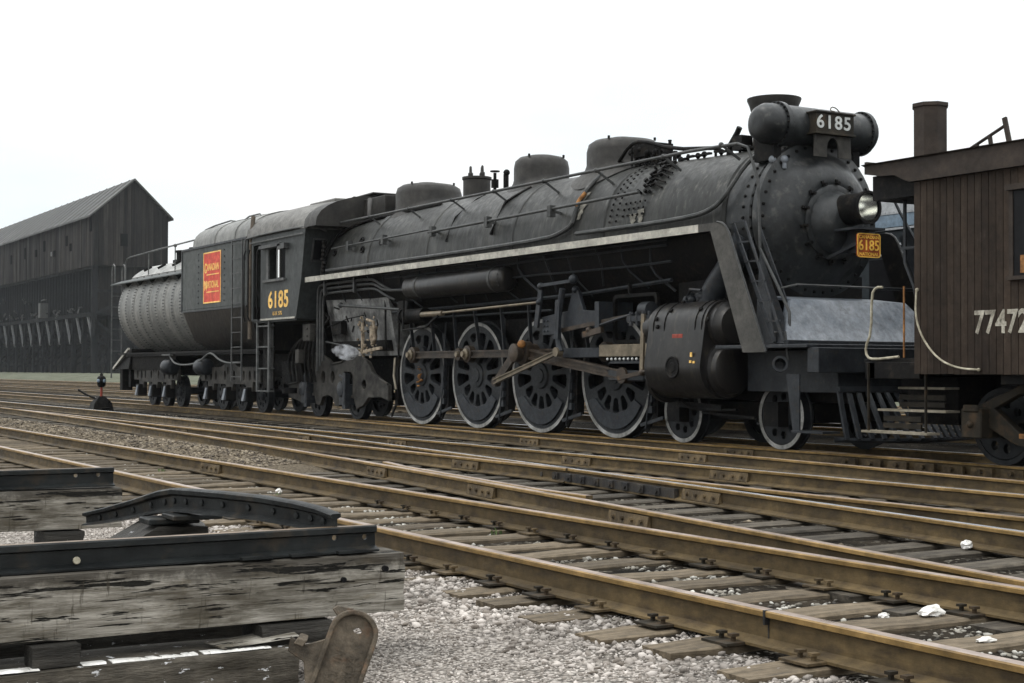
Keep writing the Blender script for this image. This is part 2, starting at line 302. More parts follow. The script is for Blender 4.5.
        if bevel:
            bmesh.ops.bevel(bm, geom=[e for e in bm.edges if len(e.link_faces) == 2 and e.calc_face_angle(0) > .6], offset=bevel, segments=1, affect='EDGES', clamp_overlap=True)
        me = bpy.data.meshes.new(name); bm.to_mesh(me); bm.free()
        for m in (mats if isinstance(mats, (list, tuple)) else [mats]): me.materials.append(MAT[m] if isinstance(m, str) else m)
        po = ORIG.get(parent.name, Vector((0, 0, 0))) if parent else Vector((0, 0, 0))
        o = Vector(origin) if origin is not None else Vector(po)
        me.transform(Matrix.Translation(-o))
        me.polygons.foreach_set('use_smooth', [True]*len(me.polygons)); me.set_sharp_from_angle(angle=R_(smooth))
        ob = bpy.data.objects.new(name, me); COL.objects.link(ob); ob.location = o-po
        if parent: ob.parent = parent
        ORIG[ob.name] = o
        return ob
def thing(name, label, cat, loc, group=None):
    o = bpy.data.objects.new(name, None); COL.objects.link(o); o.location = loc; o.empty_display_size = .2
    ORIG[o.name] = Vector(loc); o['label'] = label; o['category'] = cat
    if group: o['group'] = group
    return o
def tag(o, label=None, cat=None, group=None, kind=None):
    if label: o['label'] = label
    if cat: o['category'] = cat
    if group: o['group'] = group
    if kind: o['kind'] = kind
    return o
def dup(o, parent=None, loc=None, rot=None, scale=None):
    c = o.copy(); COL.objects.link(c)
    if parent is not None: c.parent = parent
    if loc is not None: c.location = loc
    if rot is not None: c.rotation_euler = rot
    if scale is not None: c.scale = scale
    ORIG[c.name] = ORIG[o.name]
    for ch in o.children: dup(ch, c)
    return c
XZ = Matrix(((1, 0, 0, 0), (0, 0, -1, 0), (0, 1, 0, 0), (0, 0, 0, 1)))       # local x,y -> world X,Z ; normal -> -Y
YZ = Matrix(((0, 0, 1, 0), (1, 0, 0, 0), (0, 1, 0, 0), (0, 0, 0, 1)))        # local x,y -> world Y,Z ; normal -> +X
def T(x, y, z): return Matrix.Translation((x, y, z))
def circ(cx, cy, r, n=12, ry=None): return [(cx+r*math.cos(2*math.pi*k/n), cy+(ry or r)*math.sin(2*math.pi*k/n)) for k in range(n)]
YC = 13.62
def V(x, v, z): return (x, YC+v, z)

# ------------------------------------------------------------------ ground
def gz(x, y):
    if y < 3.85:
        t = max(0, min(1, (3.85-y)/3.3)); z = -.190-.32*t*t*(3-2*t)
    else: z = -.190
    if 6.35 < y < 7.75 and x < -15:
        a = 1-abs(y-7.05)/.7; z += .10*max(0, a)*min(1, (-15-x)/4)*min(1, max(0, (x+60)/15))
    if y > 32:
        t = min(1, (y-32)/22); z += .62*t*t*(3-2*t)
    z += .020*mnoise.noise(Vector((x*1.3, y*1.3, 0)))+.012*mnoise.noise(Vector((x*4, y*4, 3)))
    return z
def axis(segs):
    o = []
    for a, b, st in segs: o += list(np.arange(a, b, st))
    return o+[segs[-1][1]]
xs = axis([(-4000, -400, 400), (-400, -100, 20), (-100, -40, 3), (-40, -16, .5), (-16, -2, .16), (-2, 10, 1), (10, 400, 60)])
ys = axis([(-300, -20, 40), (-20, -1, 1.5), (-1, 8, .13), (8, 16, .4), (16, 70, 2), (70, 400, 40), (400, 4000, 400)])
vs = [(x, y, gz(x, y)) for y in ys for x in xs]; nx = len(xs)
fs = [(j*nx+i, j*nx+i+1, (j+1)*nx+i+1, (j+1)*nx+i) for j in range(len(ys)-1) for i in range(nx-1)]
gm = bpy.data.meshes.new('ground'); gm.from_pydata(vs, [], fs); gm.polygons.foreach_set('use_smooth', [True]*len(fs))
m = bpy.data.materials.new('gravel_and_cinders'); m.use_nodes = True; n = m.node_tree.nodes; l = m.node_tree.links.new; p = n['Principled BSDF']
t = n.new('ShaderNodeTexCoord')
def NZ(sc, det=6, rg=.6, vec=None):
    x = n.new('ShaderNodeTexNoise'); x.inputs['Scale'].default_value = sc; x.inputs['Detail'].default_value = det; x.inputs['Roughness'].default_value = rg; l(vec or t.outputs['Object'], x.inputs['Vector']); return x.outputs['Fac']
def MR(src, a, b, c=0, d=1):
    x = n.new('ShaderNodeMapRange'); x.inputs[1].default_value = a; x.inputs[2].default_value = b; x.inputs[3].default_value = c; x.inputs[4].default_value = d; l(src, x.inputs[0]); return x.outputs[0]
def MX(f, a, b):
    x = n.new('ShaderNodeMix'); x.data_type = 'RGBA'; l(f, x.inputs[0])
    for k, c in ((6, a), (7, b)):
        if isinstance(c, tuple): x.inputs[k].default_value = (*c, 1)
        else: l(c, x.inputs[k])
    return x.outputs[2]
def MT(op, a, b):
    x = n.new('ShaderNodeMath'); x.operation = op
    for k, c in ((0, a), (1, b)):
        if isinstance(c, (int, float)): x.inputs[k].default_value = c
        else: l(c, x.inputs[k])
    return x.outputs[0]
sep = n.new('ShaderNodeSeparateXYZ'); l(t.outputs['Object'], sep.inputs[0])
Ywob = MT('ADD', sep.outputs['Y'], MT('MULTIPLY', MT('SUBTRACT', NZ(1.6), .5), 1.4))
vo = n.new('ShaderNodeTexVoronoi'); vo.inputs['Scale'].default_value = 42; vo.inputs['Randomness'].default_value = 1; l(t.outputs['Object'], vo.inputs['Vector'])
vsep = n.new('ShaderNodeSeparateColor'); l(vo.outputs['Color'], vsep.inputs[0])
stone_l = MX(vsep.outputs[0], (.22, .195, .17), (.46, .42, .38))
stone_l = MX(MR(vo.outputs['Distance'], .35, .75), stone_l, (.10, .09, .08))
dirt = MX(MR(NZ(2.2), .35, .65), (.007, .006, .005), (.036, .029, .021))
specks = MR(vsep.outputs[1], .86, .90); dirt = MX(MT('MULTIPLY', specks, MR(NZ(1.1), .42, .6)), dirt, (.26, .24, .20))
tan = MX(vsep.outputs[0], (.07, .056, .040), (.20, .165, .12))
dk_ = n.new('ShaderNodeHueSaturation'); l(dirt, dk_.inputs['Color']); l(MR(Ywob, 8, 12, 1, .5), dk_.inputs['Value']); dirt = dk_.outputs[0]
f_near = MR(Ywob, 4.15, 3.45)
f_tan = MT('MULTIPLY', MR(Ywob, 6.0, 6.5), MR(Ywob, 8.0, 7.4)); f_tan = MT('MULTIPLY', f_tan, MR(sep.outputs['X'], -12, -18))
grass = MX(MR(NZ(.5), .4, .6), (.075, .080, .055), (.13, .135, .10))
c = MX(f_near, dirt, stone_l); c = MX(f_tan, c, tan); c = MX(MR(Ywob, 31, 36), c, grass)
l(c, p.inputs['Base Color']); p.inputs['Roughness'].default_value = .9; p.inputs['Specular IOR Level'].default_value = .05
bp = n.new('ShaderNodeBump'); bp.inputs['Strength'].default_value = .9; bp.inputs['Distance'].default_value = .02
l(MT('SUBTRACT', MT('MULTIPLY', NZ(60, 4), .6), vo.outputs['Distance']), bp.inputs['Height']); l(bp.outputs[0], p.inputs['Normal'])
gm.materials.append(m); go = bpy.data.objects.new('ground', gm); COL.objects.link(go); go['kind'] = 'structure'

# loose stones: far too many to count
def stone_mat(name, a, b, dark):
    m = bpy.data.materials.new(name); m.use_nodes = True; n = m.node_tree.nodes; l = m.node_tree.links.new; p = n['Principled BSDF']
    g = n.new('ShaderNodeNewGeometry'); r = n.new('ShaderNodeValToRGB'); l(g.outputs['Random Per Island'], r.inputs[0])
    r.color_ramp.elements[0].color = (*dark, 1); r.color_ramp.elements[1].color = (*b, 1); e = r.color_ramp.elements.new(.35); e.color = (*a, 1)
    r.color_ramp.elements[1].position = .35; r.color_ramp.elements[1].color = (*a, 1); r.color_ramp.elements[2].position = 1; r.color_ramp.elements[2].color = (*b, 1)
    tx = n.new('ShaderNodeTexCoord'); nn = n.new('ShaderNodeTexNoise'); nn.inputs['Scale'].default_value = 1.3; nn.inputs['Detail'].default_value = 5; l(tx.outputs['Object'], nn.inputs['Vector'])
    mm = n.new('ShaderNodeMapRange'); mm.inputs[1].default_value = .35; mm.inputs[2].default_value = .62; mm.inputs[3].default_value = .62; mm.inputs[4].default_value = 1.0; l(nn.outputs['Fac'], mm.inputs[0])
    hs = n.new('ShaderNodeHueSaturation'); l(mm.outputs[0], hs.inputs['Value']); l(r.outputs[0], hs.inputs['Color'])
    l(hs.outputs[0], p.inputs['Base Color']); p.inputs['Roughness'].default_value = .85; p.inputs['Specular IOR Level'].default_value = .3
    return m
bmi = bmesh.new(); bmesh.ops.create_icosphere(bmi, subdivisions=1, radius=1)
ICV = np.array([v.co[:] for v in bmi.verts]); ICF = np.array([[v.index for v in f.verts] for f in bmi.faces]); bmi.free()
def stones(name, label, xy, size, mt):
    N = len(xy); vv = ICV[None]*rng.uniform(.65, 1.15, (N, 12, 1)); sc = np.stack([rng.uniform(.7, 1.3, N), rng.uniform(.7, 1.3, N), rng.uniform(.45, .8, N)], 1)
    vv = vv*sc[:, None, :]*size[:, None, None]
    a = rng.uniform(0, 6.283, N); ca, sa = np.cos(a), np.sin(a)
    x = vv[..., 0]*ca[:, None]-vv[..., 1]*sa[:, None]; y = vv[..., 0]*sa[:, None]+vv[..., 1]*ca[:, None]
    tl = rng.uniform(-.5, .5, N)[:, None]; z = vv[..., 2]+x*tl
    zc = np.array([gz(px, py) for px, py in xy])+size*.15
    P = np.stack([x+xy[:, 0:1], y+xy[:, 1:2], z+zc[:, None]], -1).reshape(-1, 3)
    Fc = (ICF[None]+np.arange(N)[:, None, None]*12).reshape(-1, 3)
    me = bpy.data.meshes.new(name); me.vertices.add(len(P)); me.vertices.foreach_set('co', P.ravel())
    me.loops.add(Fc.size); me.loops.foreach_set('vertex_index', Fc.ravel().astype(np.int32)); me.polygons.add(len(Fc))
    me.polygons.foreach_set('loop_start', np.arange(0, Fc.size, 3, dtype=np.int32)); me.update(calc_edges=True)
    me.materials.append(mt); o = bpy.data.objects.new(name, me); COL.objects.link(o); return tag(o, label, 'gravel', kind='stuff')
sm_light = stone_mat('pale_crushed_stone', (.31, .275, .245), (.58, .53, .485), (.16, .135, .112))
sm_tan = stone_mat('tan_ballast_stone', (.12, .095, .068), (.30, .25, .18), (.04, .031, .023))
sm_mix = stone_mat('mixed_ballast_stone', (.22, .20, .165), (.56, .54, .49), (.05, .045, .04))
N = 52000
xy = np.stack([-3.0-9.5*rng.random(N)**1.1, .9+3.25*rng.random(N)**.8], 1)
stones('foreground_gravel', 'pale crushed gravel spread in front of the nearest track', xy, rng.uniform(.004, .0095, N)*np.where(rng.random(N) < .02, 2.2, 1), sm_light)
N = 2600
xy = np.stack([rng.uniform(-12, -3.5, N), rng.normal(3.72, .22, N)], 1)
k_ = (xy[:, 1] < 4.1); xy = xy[k_]
stones('shoulder_gravel', 'larger pale stones lying along the tie ends of the nearest track', xy, rng.uniform(.010, .026, len(xy)), sm_light)
N = 8000
xy = np.stack([rng.uniform(-26, -3.4, N), rng.uniform(4.3, 5.5, N)], 1)
k_ = np.array([mnoise.noise(Vector((a*1.7, b*2.2, 9))) > -.05 for a, b in xy]); xy = xy[k_]
# keep them in the cribs between the ties
k_ = np.array([abs(((a+.25) % .5)-.25) > .115 for a, b in xy]); xy = xy[k_]
stones('crib_stones', 'scattered pale stones between the ties of the nearest track', xy, rng.uniform(.008, .022, len(xy)), sm_mix)
N = 9000
xy = np.stack([-17-32*rng.random(N)**1.3, rng.normal(6.95, .34, N)], 1)
stones('ballast_ridge', 'tan ballast stones heaped between the two nearest tracks', xy, rng.uniform(.010, .032, N), sm_tan)
N = 2500
xy = np.stack([rng.uniform(-40, -3.5, N), rng.uniform(6.0, 12.3, N)], 1)
k_ = np.array([mnoise.noise(Vector((a*.8, b*1.5, 4))) > .08 for a, b in xy]); xy = xy[k_]
stones('yard_cinder_stones', 'thin brown stones strewn among the middle yard tracks', xy, rng.uniform(.010, .026, len(xy)), sm_tan)

# ------------------------------------------------------------------ tracks
RP = [(-.029, 0), (.029, 0), (.035, -.006), (.033, -.027), (.010, -.036), (.010, -.118), (.030, -.128), (.068, -.140), (.068, -.152),
      (-.068, -.152), (-.068, -.140), (-.030, -.128), (-.010, -.118), (-.010, -.036), (-.033, -.027), (-.035, -.006)]
def rail_mesh(pts, name, side, head, parent, prof=RP, zt=0.0, headfaces=(1, 2, 14, 15)):
    g = G(); rings = []
    P = [Vector((x, y, 0)) for x, y in pts]
    for i, q in enumerate(P):
        d = (P[min(i+1, len(P)-1)]-P[max(i-1, 0)]).normalized(); nrm = Vector((-d.y, d.x, 0))
        rings.append([q+nrm*a+Vector((0, 0, zt+b)) for a, b in prof])
    vr = [g._v(r) for r in rings]; K = len(prof)
    for a, b in zip(vr, vr[1:]):
        for i in range(K):
            g.mi = 2 if i == 0 else 1 if i in headfaces else 0
            g._f([a[i], a[(i+1) % K], b[(i+1) % K], b[i]])
    g.mi = 0; g._f(vr[0][::-1]); g._f(vr[-1])
    return g.done(name, [side, 'railhead', 'railtop' if head == 'railhead' else head], parent, origin=(pts[0][0], pts[0][1], 0), smooth=40)
def fitc(pts, x0, x1, deg=3, st=.8):
    a = np.array(pts); c = np.polyfit(a[:, 0], a[:, 1], deg); X = np.arange(x0, x1+1e-6, st); return [(float(x), float(np.polyval(c, x))) for x in X], c
def joint(parent_rail, x, y, ang=0, ln=.62):
    g = G()
    for s in (-1, 1):
        c_ = Vector((x, y, 0)); d = Vector((math.cos(ang), math.sin(ang), 0)); nn = Vector((-d.y, d.x, 0))*s
        a, b = c_-d*ln/2, c_+d*ln/2
        g.hexa([a+nn*.011+Vector((0, 0, -.122)), b+nn*.011+Vector((0, 0, -.122)), b+nn*.048+Vector((0, 0, -.128)), a+nn*.048+Vector((0, 0, -.128)),
                a+nn*.011+Vector((0, 0, -.036)), b+nn*.011+Vector((0, 0, -.036)), b+nn*.030+Vector((0, 0, -.038)), a+nn*.030+Vector((0, 0, -.038))])
        for k in range(4):
            q = c_+d*(-.22+.147*k)+Vector((0, 0, -.080)); g.cyl(q+nn*.03, q+nn*.058, .016, n=6)
    return g.done('joint_bar', 'joint', parent_rail, origin=(x, y, -.1))
# tie meshes, each irregular
def tie_mesh(name, y0, y1, w_=.225, seed=0, parent=None):
    r = random.Random(seed); g = G(); rings = []; K = 9
    for i in range(K):
        y = y0+(y1-y0)*i/(K-1); wl = w_/2*(1+r.uniform(-.06, .06)); wr = w_/2*(1+r.uniform(-.06, .06)); zt = r.uniform(-.008, .004)
        if i in (0, K-1): zt -= .012; wl *= .93; wr *= .93
        rings.append([(-wl, y, -.18), (wr, y, -.18), (wr, y, -.012), (wr*.86, y, zt), (-wl*.86, y, zt), (-wl, y, -.012)])
    return g.loft(rings)
def ties(root, xs_, y0f, y1f, zt=-.157, nvar=4, seed=0, rot=0.0, maxn=100, tm='tie'):
    """individual ties up to maxn (nearest first), the rest as one stuff part"""
    protos = []
    r = random.Random(seed)
    lst = sorted(xs_, key=lambda x: -x)
    near, far = lst[:maxn], lst[maxn:]
    for k, x in enumerate(near):
        y0, y1 = y0f(x), y1f(x)
        if k < nvar or True:
            key = (round(y1-y0, 1), k % nvar)
            base = next((o for kk, o in protos if kk == key), None)
            loc = Vector((x+r.uniform(-.04, .04), (y0+y1)/2+r.uniform(-.05, .05), zt+r.uniform(-.012, .004)))
            if base is None:
                g = tie_mesh('tie', -(y1-y0)/2, (y1-y0)/2, seed=seed*10+len(protos)); o = g.done('tie', tm, None, origin=(0, 0, 0), smooth=30)
                protos.append((key, o))
            else:
                o = base.copy(); COL.objects.link(o)
            o.parent = root; o.location = loc-ORIG[root.name]; o.rotation_euler = (r.uniform(-.006, .006), 0, rot+r.uniform(-.035, .035)); ORIG[o.name] = loc
    if far:
        g = G()
        for x in far:
            y0, y1 = y0f(x), y1f(x); j = r.uniform(-.03, .03); z = zt+r.uniform(-.01, 0)
            g.box(x+j-.11, x+j+.11, y0+r.uniform(-.06, .06), y1+r.uniform(-.06, .06), z-.15, z)
        o = g.done('distant_ties', tm, root); o['kind'] = 'stuff'
def track(label, x, y, group=None):
    return thing('railway_track', label, 'track', (x, y, 0), group)
# nearest track
tA = track('nearest rusty railway track with pale stones between its worn ties', -8, 4.88)
rA1 = rail_mesh([(-160, 4.15), (-60, 4.15), (-20, 4.15), (3, 4.15)], 'rail', 'railside', 'railhead', tA)
rA2 = rail_mesh([(-160, 5.62), (-60, 5.62), (-20, 5.55), (-16, 5.57), (3, 5.65)], 'rail', 'railside', 'railhead', tA)
joint(rA2, -15.85, 5.57)
ties(tA, [-3.0-.5*k for k in range(110)], lambda x: 3.72 if x > -12 else 3.62, lambda x: 6.12, seed=1)
g = G()
cx_ = -4.83
g.box(cx_-.006, cx_+.006, 4.15-.0385, 4.15+.0385, -.06, .0015).box(cx_-.004, cx_+.004, 4.15-.0125, 4.15+.0125, -.12, -.03)
g.done('rail_crack', 'railblack', rA1)
for k in range(18):
    x = -3.0-.5*k
    for side, yy, rr in ((-1, 4.15, rA1), (1, 5.62, rA2)):
        g = G(); y = yy if side < 0 else 5.62+.0
        g.box(x-.085, x+.085, y-.17, y+.17, -.153, -.142)
        for dx, dy in ((-.045, -.09), (.05, .09), (.04, -.095)):
            g.bar((x+dx, y+dy, -.15), (x+dx, y+dy, -.122), .016, .016); g.box(x+dx-.016, x+dx+.016, y+dy-.02, y+dy+.02, -.122, -.110)
        g.done('tie_plate', 'bogie' if k % 3 else 'joint', rr, origin=(x, y, -.165))
# middle straight track and the track that leaves it towards the camera
tC = track('middle straight track with one polished rail, left of the frog', -15, 9.1)
rC1 = rail_mesh([(-170, 8.38), (-40, 8.38), (-12.9, 8.36)], 'rail', 'railside', 'railhead', tC)
rC1b = rail_mesh([(-12.2, 8.36), (3, 8.36)], 'rail', 'railside', 'railhead', tC)
rC2 = rail_mesh([(-170, 9.93), (-40, 9.93), (3, 9.9)], 'rail', 'railside', 'railshine', tC)
R4pts, c4 = fitc([(-39.7, 9.95), (-33.3, 9.90), (-23.2, 9.32), (-16.9, 8.75), (-13.7, 8.45), (-10.66, 8.18), (-8.06, 7.82), (-6.45, 7.62), (-2, 6.95)], -34.5, 1.5)
R3pts, c3 = fitc([(-40.8, 8.44), (-26.1, 7.83), (-17.9, 7.22), (-13.4, 6.86), (-10.8, 6.6), (-8.0, 6.22), (-6.2, 5.99), (-4.93, 5.84)], -39, -3.2)
for x, y in ((-12.16, 9.91), (-15.07, 9.91), (-19.99, 9.92)): joint(rC2, x, y)
joint(rC1, -15.05, 8.36); joint(rC1, -25.4, 8.38)
ties(tC, [-3.2-.52*k for k in range(130)], lambda x: (float(np.polyval(c3, x))-.48 if x > -38 else 7.85), lambda x: 10.45, seed=2, tm='tiedark')
tB = track('curving track that leaves the middle track towards the camera', -12, 7.6)
rB1 = rail_mesh(R3pts, 'rail', 'railside', 'railhead', tB)
rB2 = rail_mesh(R4pts, 'rail', 'railside', 'railshine', tB)
for x in (-14.48, -11.7, -8.94): joint(rB1, x, float(np.polyval(c3, x)), -.13)
for x in (-10.29, -21.94): joint(rB2, x, float(np.polyval(c4, x)), -.12)
# bolted frog where the curving rail crosses the straight one
g = G()
for s, x0, x1 in ((-1, -14.9, -10.7), (1, -14.2, -10.9)):
    n_ = 14; P = [(x0+(x1-x0)*k/n_) for k in range(n_+1)]
    pts = [(x, float(np.polyval(c4, x))+s*(.040 if s < 0 else .10+.03*abs(x+12.4)), -.092) for x in P]
    for a, b in zip(pts, pts[1:]): g.bar(a, b, .045, .085)
    for x in P[1:-1]:
        y = float(np.polyval(c4, x))
        if s < 0: g.cyl((x, y-.06, -.09), (x, y-.10, -.09), .026, n=6); g.box(x-.05, x+.05, y-.085, y-.05, -.125, -.055)
g.done('frog', 'railblack', tB)
for ys_, X0, X1 in ((8.36+.105, -14.2, -10.6),):
    pass
g = G()
pts = [(x, 9.93-.11-max(0, abs(x+12.4)-1.6)*.12) for x in np.arange(-14.8, -9.9, .4)]
pts = [(x, float(np.polyval(c3, x))+.11+max(0, abs(x+12.4)-1.6)*.12) for x in np.arange(-14.8, -9.9, .4)]
rail_mesh(pts, 'guard_rail', 'railside', 'railhead', tB)
g.bm.free()
# the locomotive's track, with a turnout
tD = track('track under the locomotive, its near rail close behind the wheels', -20, 13.6)
rD1 = rail_mesh([(-170, 12.87), (-34, 12.87), (3, 12.87)], 'rail', 'railside', 'railhead', tD)
rD2 = rail_mesh([(-170, 14.37), (3, 14.37)], 'rail', 'railside', 'railshine', tD)
ties(tD, [-6.0-.55*k for k in range(150)], lambda x: (12.25 if x < -33 else max(10.9, 12.25-(x+33)*.065)), lambda x: 14.95, seed=3, tm='tiedark')
tE = track('rusty turnout rails diverging in front of the locomotive', -18, 12.4)
R6pts, c6 = fitc([(-34, 12.80), (-24, 12.28), (-18.3, 11.82), (-15.1, 11.62), (-11.9, 11.36), (-9.4, 11.1), (-2, 10.5)], -33.5, 1.5, 2)
rE1 = rail_mesh(R6pts, 'rail', 'railside', 'railhead', tE)
rE2 = rail_mesh([(x, y+1.52) for x, y in R6pts if x > -33], 'rail', 'railside', 'railhead', tE)
for x in (-14.96, -19.47): joint(rE1, x, float(np.polyval(c6, x)), -.08)
joint(rD1, -15.6, 12.87); joint(rD1, -33, 12.87)
g = G()
for k in range(14):
    x = -13.6+.42*k
    g.bar((x, 12.78, -.09), (x+.3, 12.78, -.09), .05, .10); g.cyl((x+.15, 12.76, -.08), (x+.15, 12.71, -.08), .028, n=6)
g.done('frog', 'joint', tE)
# far tracks
for Y, lb in ((19.6, 'first yard track behind the locomotive, seen left of the tender'), (25.4, 'far yard track between the switch stand and the weeds'), (31.6, 'farthest yard track along the weedy strip before the shed')):
    t_ = track(lb, -90, Y)
    for s in (-.75, .75): rail_mesh([(-420, Y+s), (-60, Y+s), (20, Y+s)], 'rail', 'railside', 'railshine' if s < 0 else 'railhead', t_)
    ties(t_, [-38-.6*k for k in range(260)], lambda x: Y-1.3, lambda x: Y+1.3, seed=int(Y), zt=-.158, maxn=60)

# ------------------------------------------------------------------ locomotive
XF, WR = [-18.45, -20.58, -22.70, -24.83], .927
loco = thing('steam_locomotive', 'large black steam locomotive numbered 6185 with white striped running board', 'locomotive', V(-21, 0, 0))
def ring(X, cz, r, n=40, flat=0, cy=0, ry=None):
    return [V(X, cy+(ry or r)*math.cos(2*math.pi*k/n), cz+r*math.sin(2*math.pi*k/n)) for k in range(n)]
def onb_(X, a): return V(X, -1.26*math.cos(R_(a)), 3.05+1.26*math.sin(R_(a)))
# boiler jacket: tapered courses with bands
g = G()
st = [(-28.75, 3.06, 1.20), (-26.6, 3.06, 1.20), (-26.58, 3.06, 1.235), (-26.4, 3.06, 1.235), (-26.38, 3.06, 1.215), (-24.0, 3.06, 1.215), (-23.98, 3.06, 1.225), (-23.9, 3.06, 1.225), (-23.88, 3.06, 1.21),
      (-21.0, 3.06, 1.19), (-20.98, 3.06, 1.20), (-20.9, 3.06, 1.20), (-20.88, 3.06, 1.185), (-18.4, 3.05, 1.15), (-18.38, 3.05, 1.16), (-18.3, 3.05, 1.16), (-18.28, 3.05, 1.14), (-16.95, 3.04, 1.10), (-15.62, 3.04, 1.07), (-15.58, 3.04, 1.03)]
g.loft([ring(a, b, c) for a, b, c in st])
boiler = g.done('boiler', 'jacket', loco, smooth=30)
g = G()      # black sheath that paints in the shade below the running board
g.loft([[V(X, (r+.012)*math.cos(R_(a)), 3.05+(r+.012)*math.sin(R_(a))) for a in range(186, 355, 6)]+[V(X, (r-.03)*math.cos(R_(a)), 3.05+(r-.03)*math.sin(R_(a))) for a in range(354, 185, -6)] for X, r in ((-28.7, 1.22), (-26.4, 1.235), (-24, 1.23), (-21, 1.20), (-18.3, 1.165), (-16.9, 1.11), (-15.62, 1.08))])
g.done('belly_shade', 'black', boiler)
g = G(); rq = random.Random(21)
for k in range(16):
    X = -27.8+.72*k; a0 = rq.uniform(-14, -4); g.tube([onb_(X, a0), onb_(X+rq.uniform(-.2, .2), a0-14), onb_(X+rq.uniform(-.3, .3), a0-32)], rq.uniform(.010, .022), 5, 1)
for a in (-9, -13, -24): g.tube([onb_(-25.6+.9*j, a+rq.uniform(-.6, .6)) for j in range(11)], .018, 6)
g.done('belly_pipes', 'iron', boiler)
# firebox side sheets that reach below the running board
g = G()
for s in (-1, 1):
    g.hexa([V(-28.7, s*.86, 1.30), V(-25.75, s*.86, 1.30), V(-25.75, s*1.17, 2.9), V(-28.7, s*1.17, 2.9), V(-28.7, s*.5, 1.3), V(-25.75, s*.5, 1.3), V(-25.75, s*.5, 3.6), V(-28.7, s*.5, 3.6)])
g.bm.normal_update(); fb = g.done('firebox', 'firebox', loco)
g = G()
g.box(-28.3, -27.85, YC-1.13, YC-1.0, 1.75, 2.02)
g.hexa([V(-28.6, -1.0, 1.45), V(-25.9, -1.0, 1.45), V(-25.9, -.5, 1.2), V(-28.6, -.5, 1.2), V(-28.6, -1.02, 1.6), V(-25.9, -1.02, 1.6), V(-25.9, -.5, 1.6), V(-28.6, -.5, 1.6)])
g.done('ash_pan', 'black', loco)
# washout plugs and studs
g = G()
for X, z in ((-28.1, 3.42), (-27.45, 3.56), (-26.95, 3.60), (-26.75, 3.40), (-25.95, 3.5)):
    a = math.asin((z-3.06)/1.2); r = 1.215
    c_ = V(X, -r*math.cos(a), 3.06+r*math.sin(a)); nn = (0, -math.cos(a), math.sin(a))
    g.lathe([(0, .075), (.02, .075), (.02, .045), (-.02, .045)], c_, nn, 14)
g.done('washout_plug', 'black', boiler, split=True)
def onb(X, ang, r):  # point on the boiler; ang up from horizontal on the near side
    return V(X, -r*math.cos(R_(ang)), 3.05+r*math.sin(R_(ang)))
g = G()
for i in range(2):
    for k in range(16):
        a = 4+4.6*k; X = -18.15+.16*i+.0*a; g.rivet(onb(-18.15+i*.17, a, 1.15), .022, (0, -math.cos(R_(a)), math.sin(R_(a))))
for k in range(5):
    for j in range(3):
        a = 12+5*j; g.rivet(onb(-17.85+.12*k, a, 1.13), .02, (0, -math.cos(R_(a)), math.sin(R_(a))))
g.done('rivet_rows', 'black', boiler)
g = G(); a0 = 22
for j in range(7):
    for k in range(3):
        a = 30+5.5*j+random.uniform(-1, 1); X = -17.55+.11*k+random.uniform(-.03, .03)
        p = Vector(onb(X, a, 1.12)); d = Vector((0, -math.cos(R_(a)), math.sin(R_(a)))); g.cyl(p, p+d*random.uniform(.05, .11), random.uniform(.02, .04), n=8)
for k in range(5):
    a = 32+5*k; p = Vector(onb(-17.4, a, 1.2)); q = Vector(onb(-17.25-.05*(k % 2), a+3, 1.17)); g.tube([p, q, Vector(onb(-17.1, a, 1.12))], .016, 6)
g.done('check_valve', 'black', boiler)
# streaky white feed-pipe on the side
g = G()
g.tube([onb(-19.1, a, 1.2) for a in (64, 52, 42, 33, 25, 17, 10)]+[onb(-19.35, 5, 1.22), onb(-19.7, 2, 1.25), onb(-22, .5, 1.28), onb(-28.2, .5, 1.30)], .038, 8, 1)
g.tube([onb(-15.35, 56, 1.10), onb(-15.38, 40, 1.12), onb(-15.45, 20, 1.13), onb(-15.65, 7, 1.16), onb(-16.2, 2.5, 1.2), onb(-18.9, 2.5, 1.24)], .034, 8, 2)
g.done('feed_pipe', 'pipe', loco, split=True)
g = G()      # dried scale that ran down the jacket
def stain(x0, x1, a0, a1, r0, r1, seed):
    rw = random.Random(seed); rows = []
    for i in range(13):
        t_ = i/12; a = a1+(a0-a1)*t_; X = x0+(x1-x0)*t_; w_ = .10*(1-.55*t_)*rw.uniform(.6, 1.2); r = r0+(r1-r0)*t_
        rows.append([onb(X-w_, a, r), onb(X+w_*rw.uniform(.5, 1.1), a, r)])
    g.loft(rows, cap=False, closed=False)
stain(-17.42, -17.40, 3.5, 16, 1.122, 1.122, 1); stain(-17.60, -17.58, 4, 13, 1.127, 1.127, 2); stain(-19.02, -19.2, 8, 38, 1.172, 1.175, 3); stain(-18.95, -19.0, 14, 30, 1.17, 1.172, 4)
g.done('scale_stain', 'stain', boiler, split=True)
g = G()
g.tube([onb(-19.03, 36, 1.215), onb(-19.08, 30, 1.22), onb(-19.1, 24, 1.22)], .03, 8)
g.done('rust_patch', 'rust', boiler)
g = G()
g.tube([onb(-23.0, 66, 1.21), onb(-23.05, 58, 1.21), onb(-23.2, 35, 1.215), onb(-23.2, 12, 1.22)], .02, 6)
g.tube([onb(-21.3, 62, 1.21), onb(-21.45, 50, 1.21), onb(-21.6, 42, 1.22), onb(-21.6, 12, 1.22)], .025, 6)
g.tube([onb(-28.5, 10, 1.25), onb(-28.45, 25, 1.25), onb(-28.35, 38, 1.25), onb(-28.0, 50, 1.24), onb(-27.2, 57, 1.24), onb(-25, 60, 1.24), onb(-24.5, 61, 1.24)], .035, 8, 2)
for k in range(9):
    z = 2.98+k*.085; g.ball(V(-28.42+random.uniform(-.05, .05), -1.27, z), .055, 5)
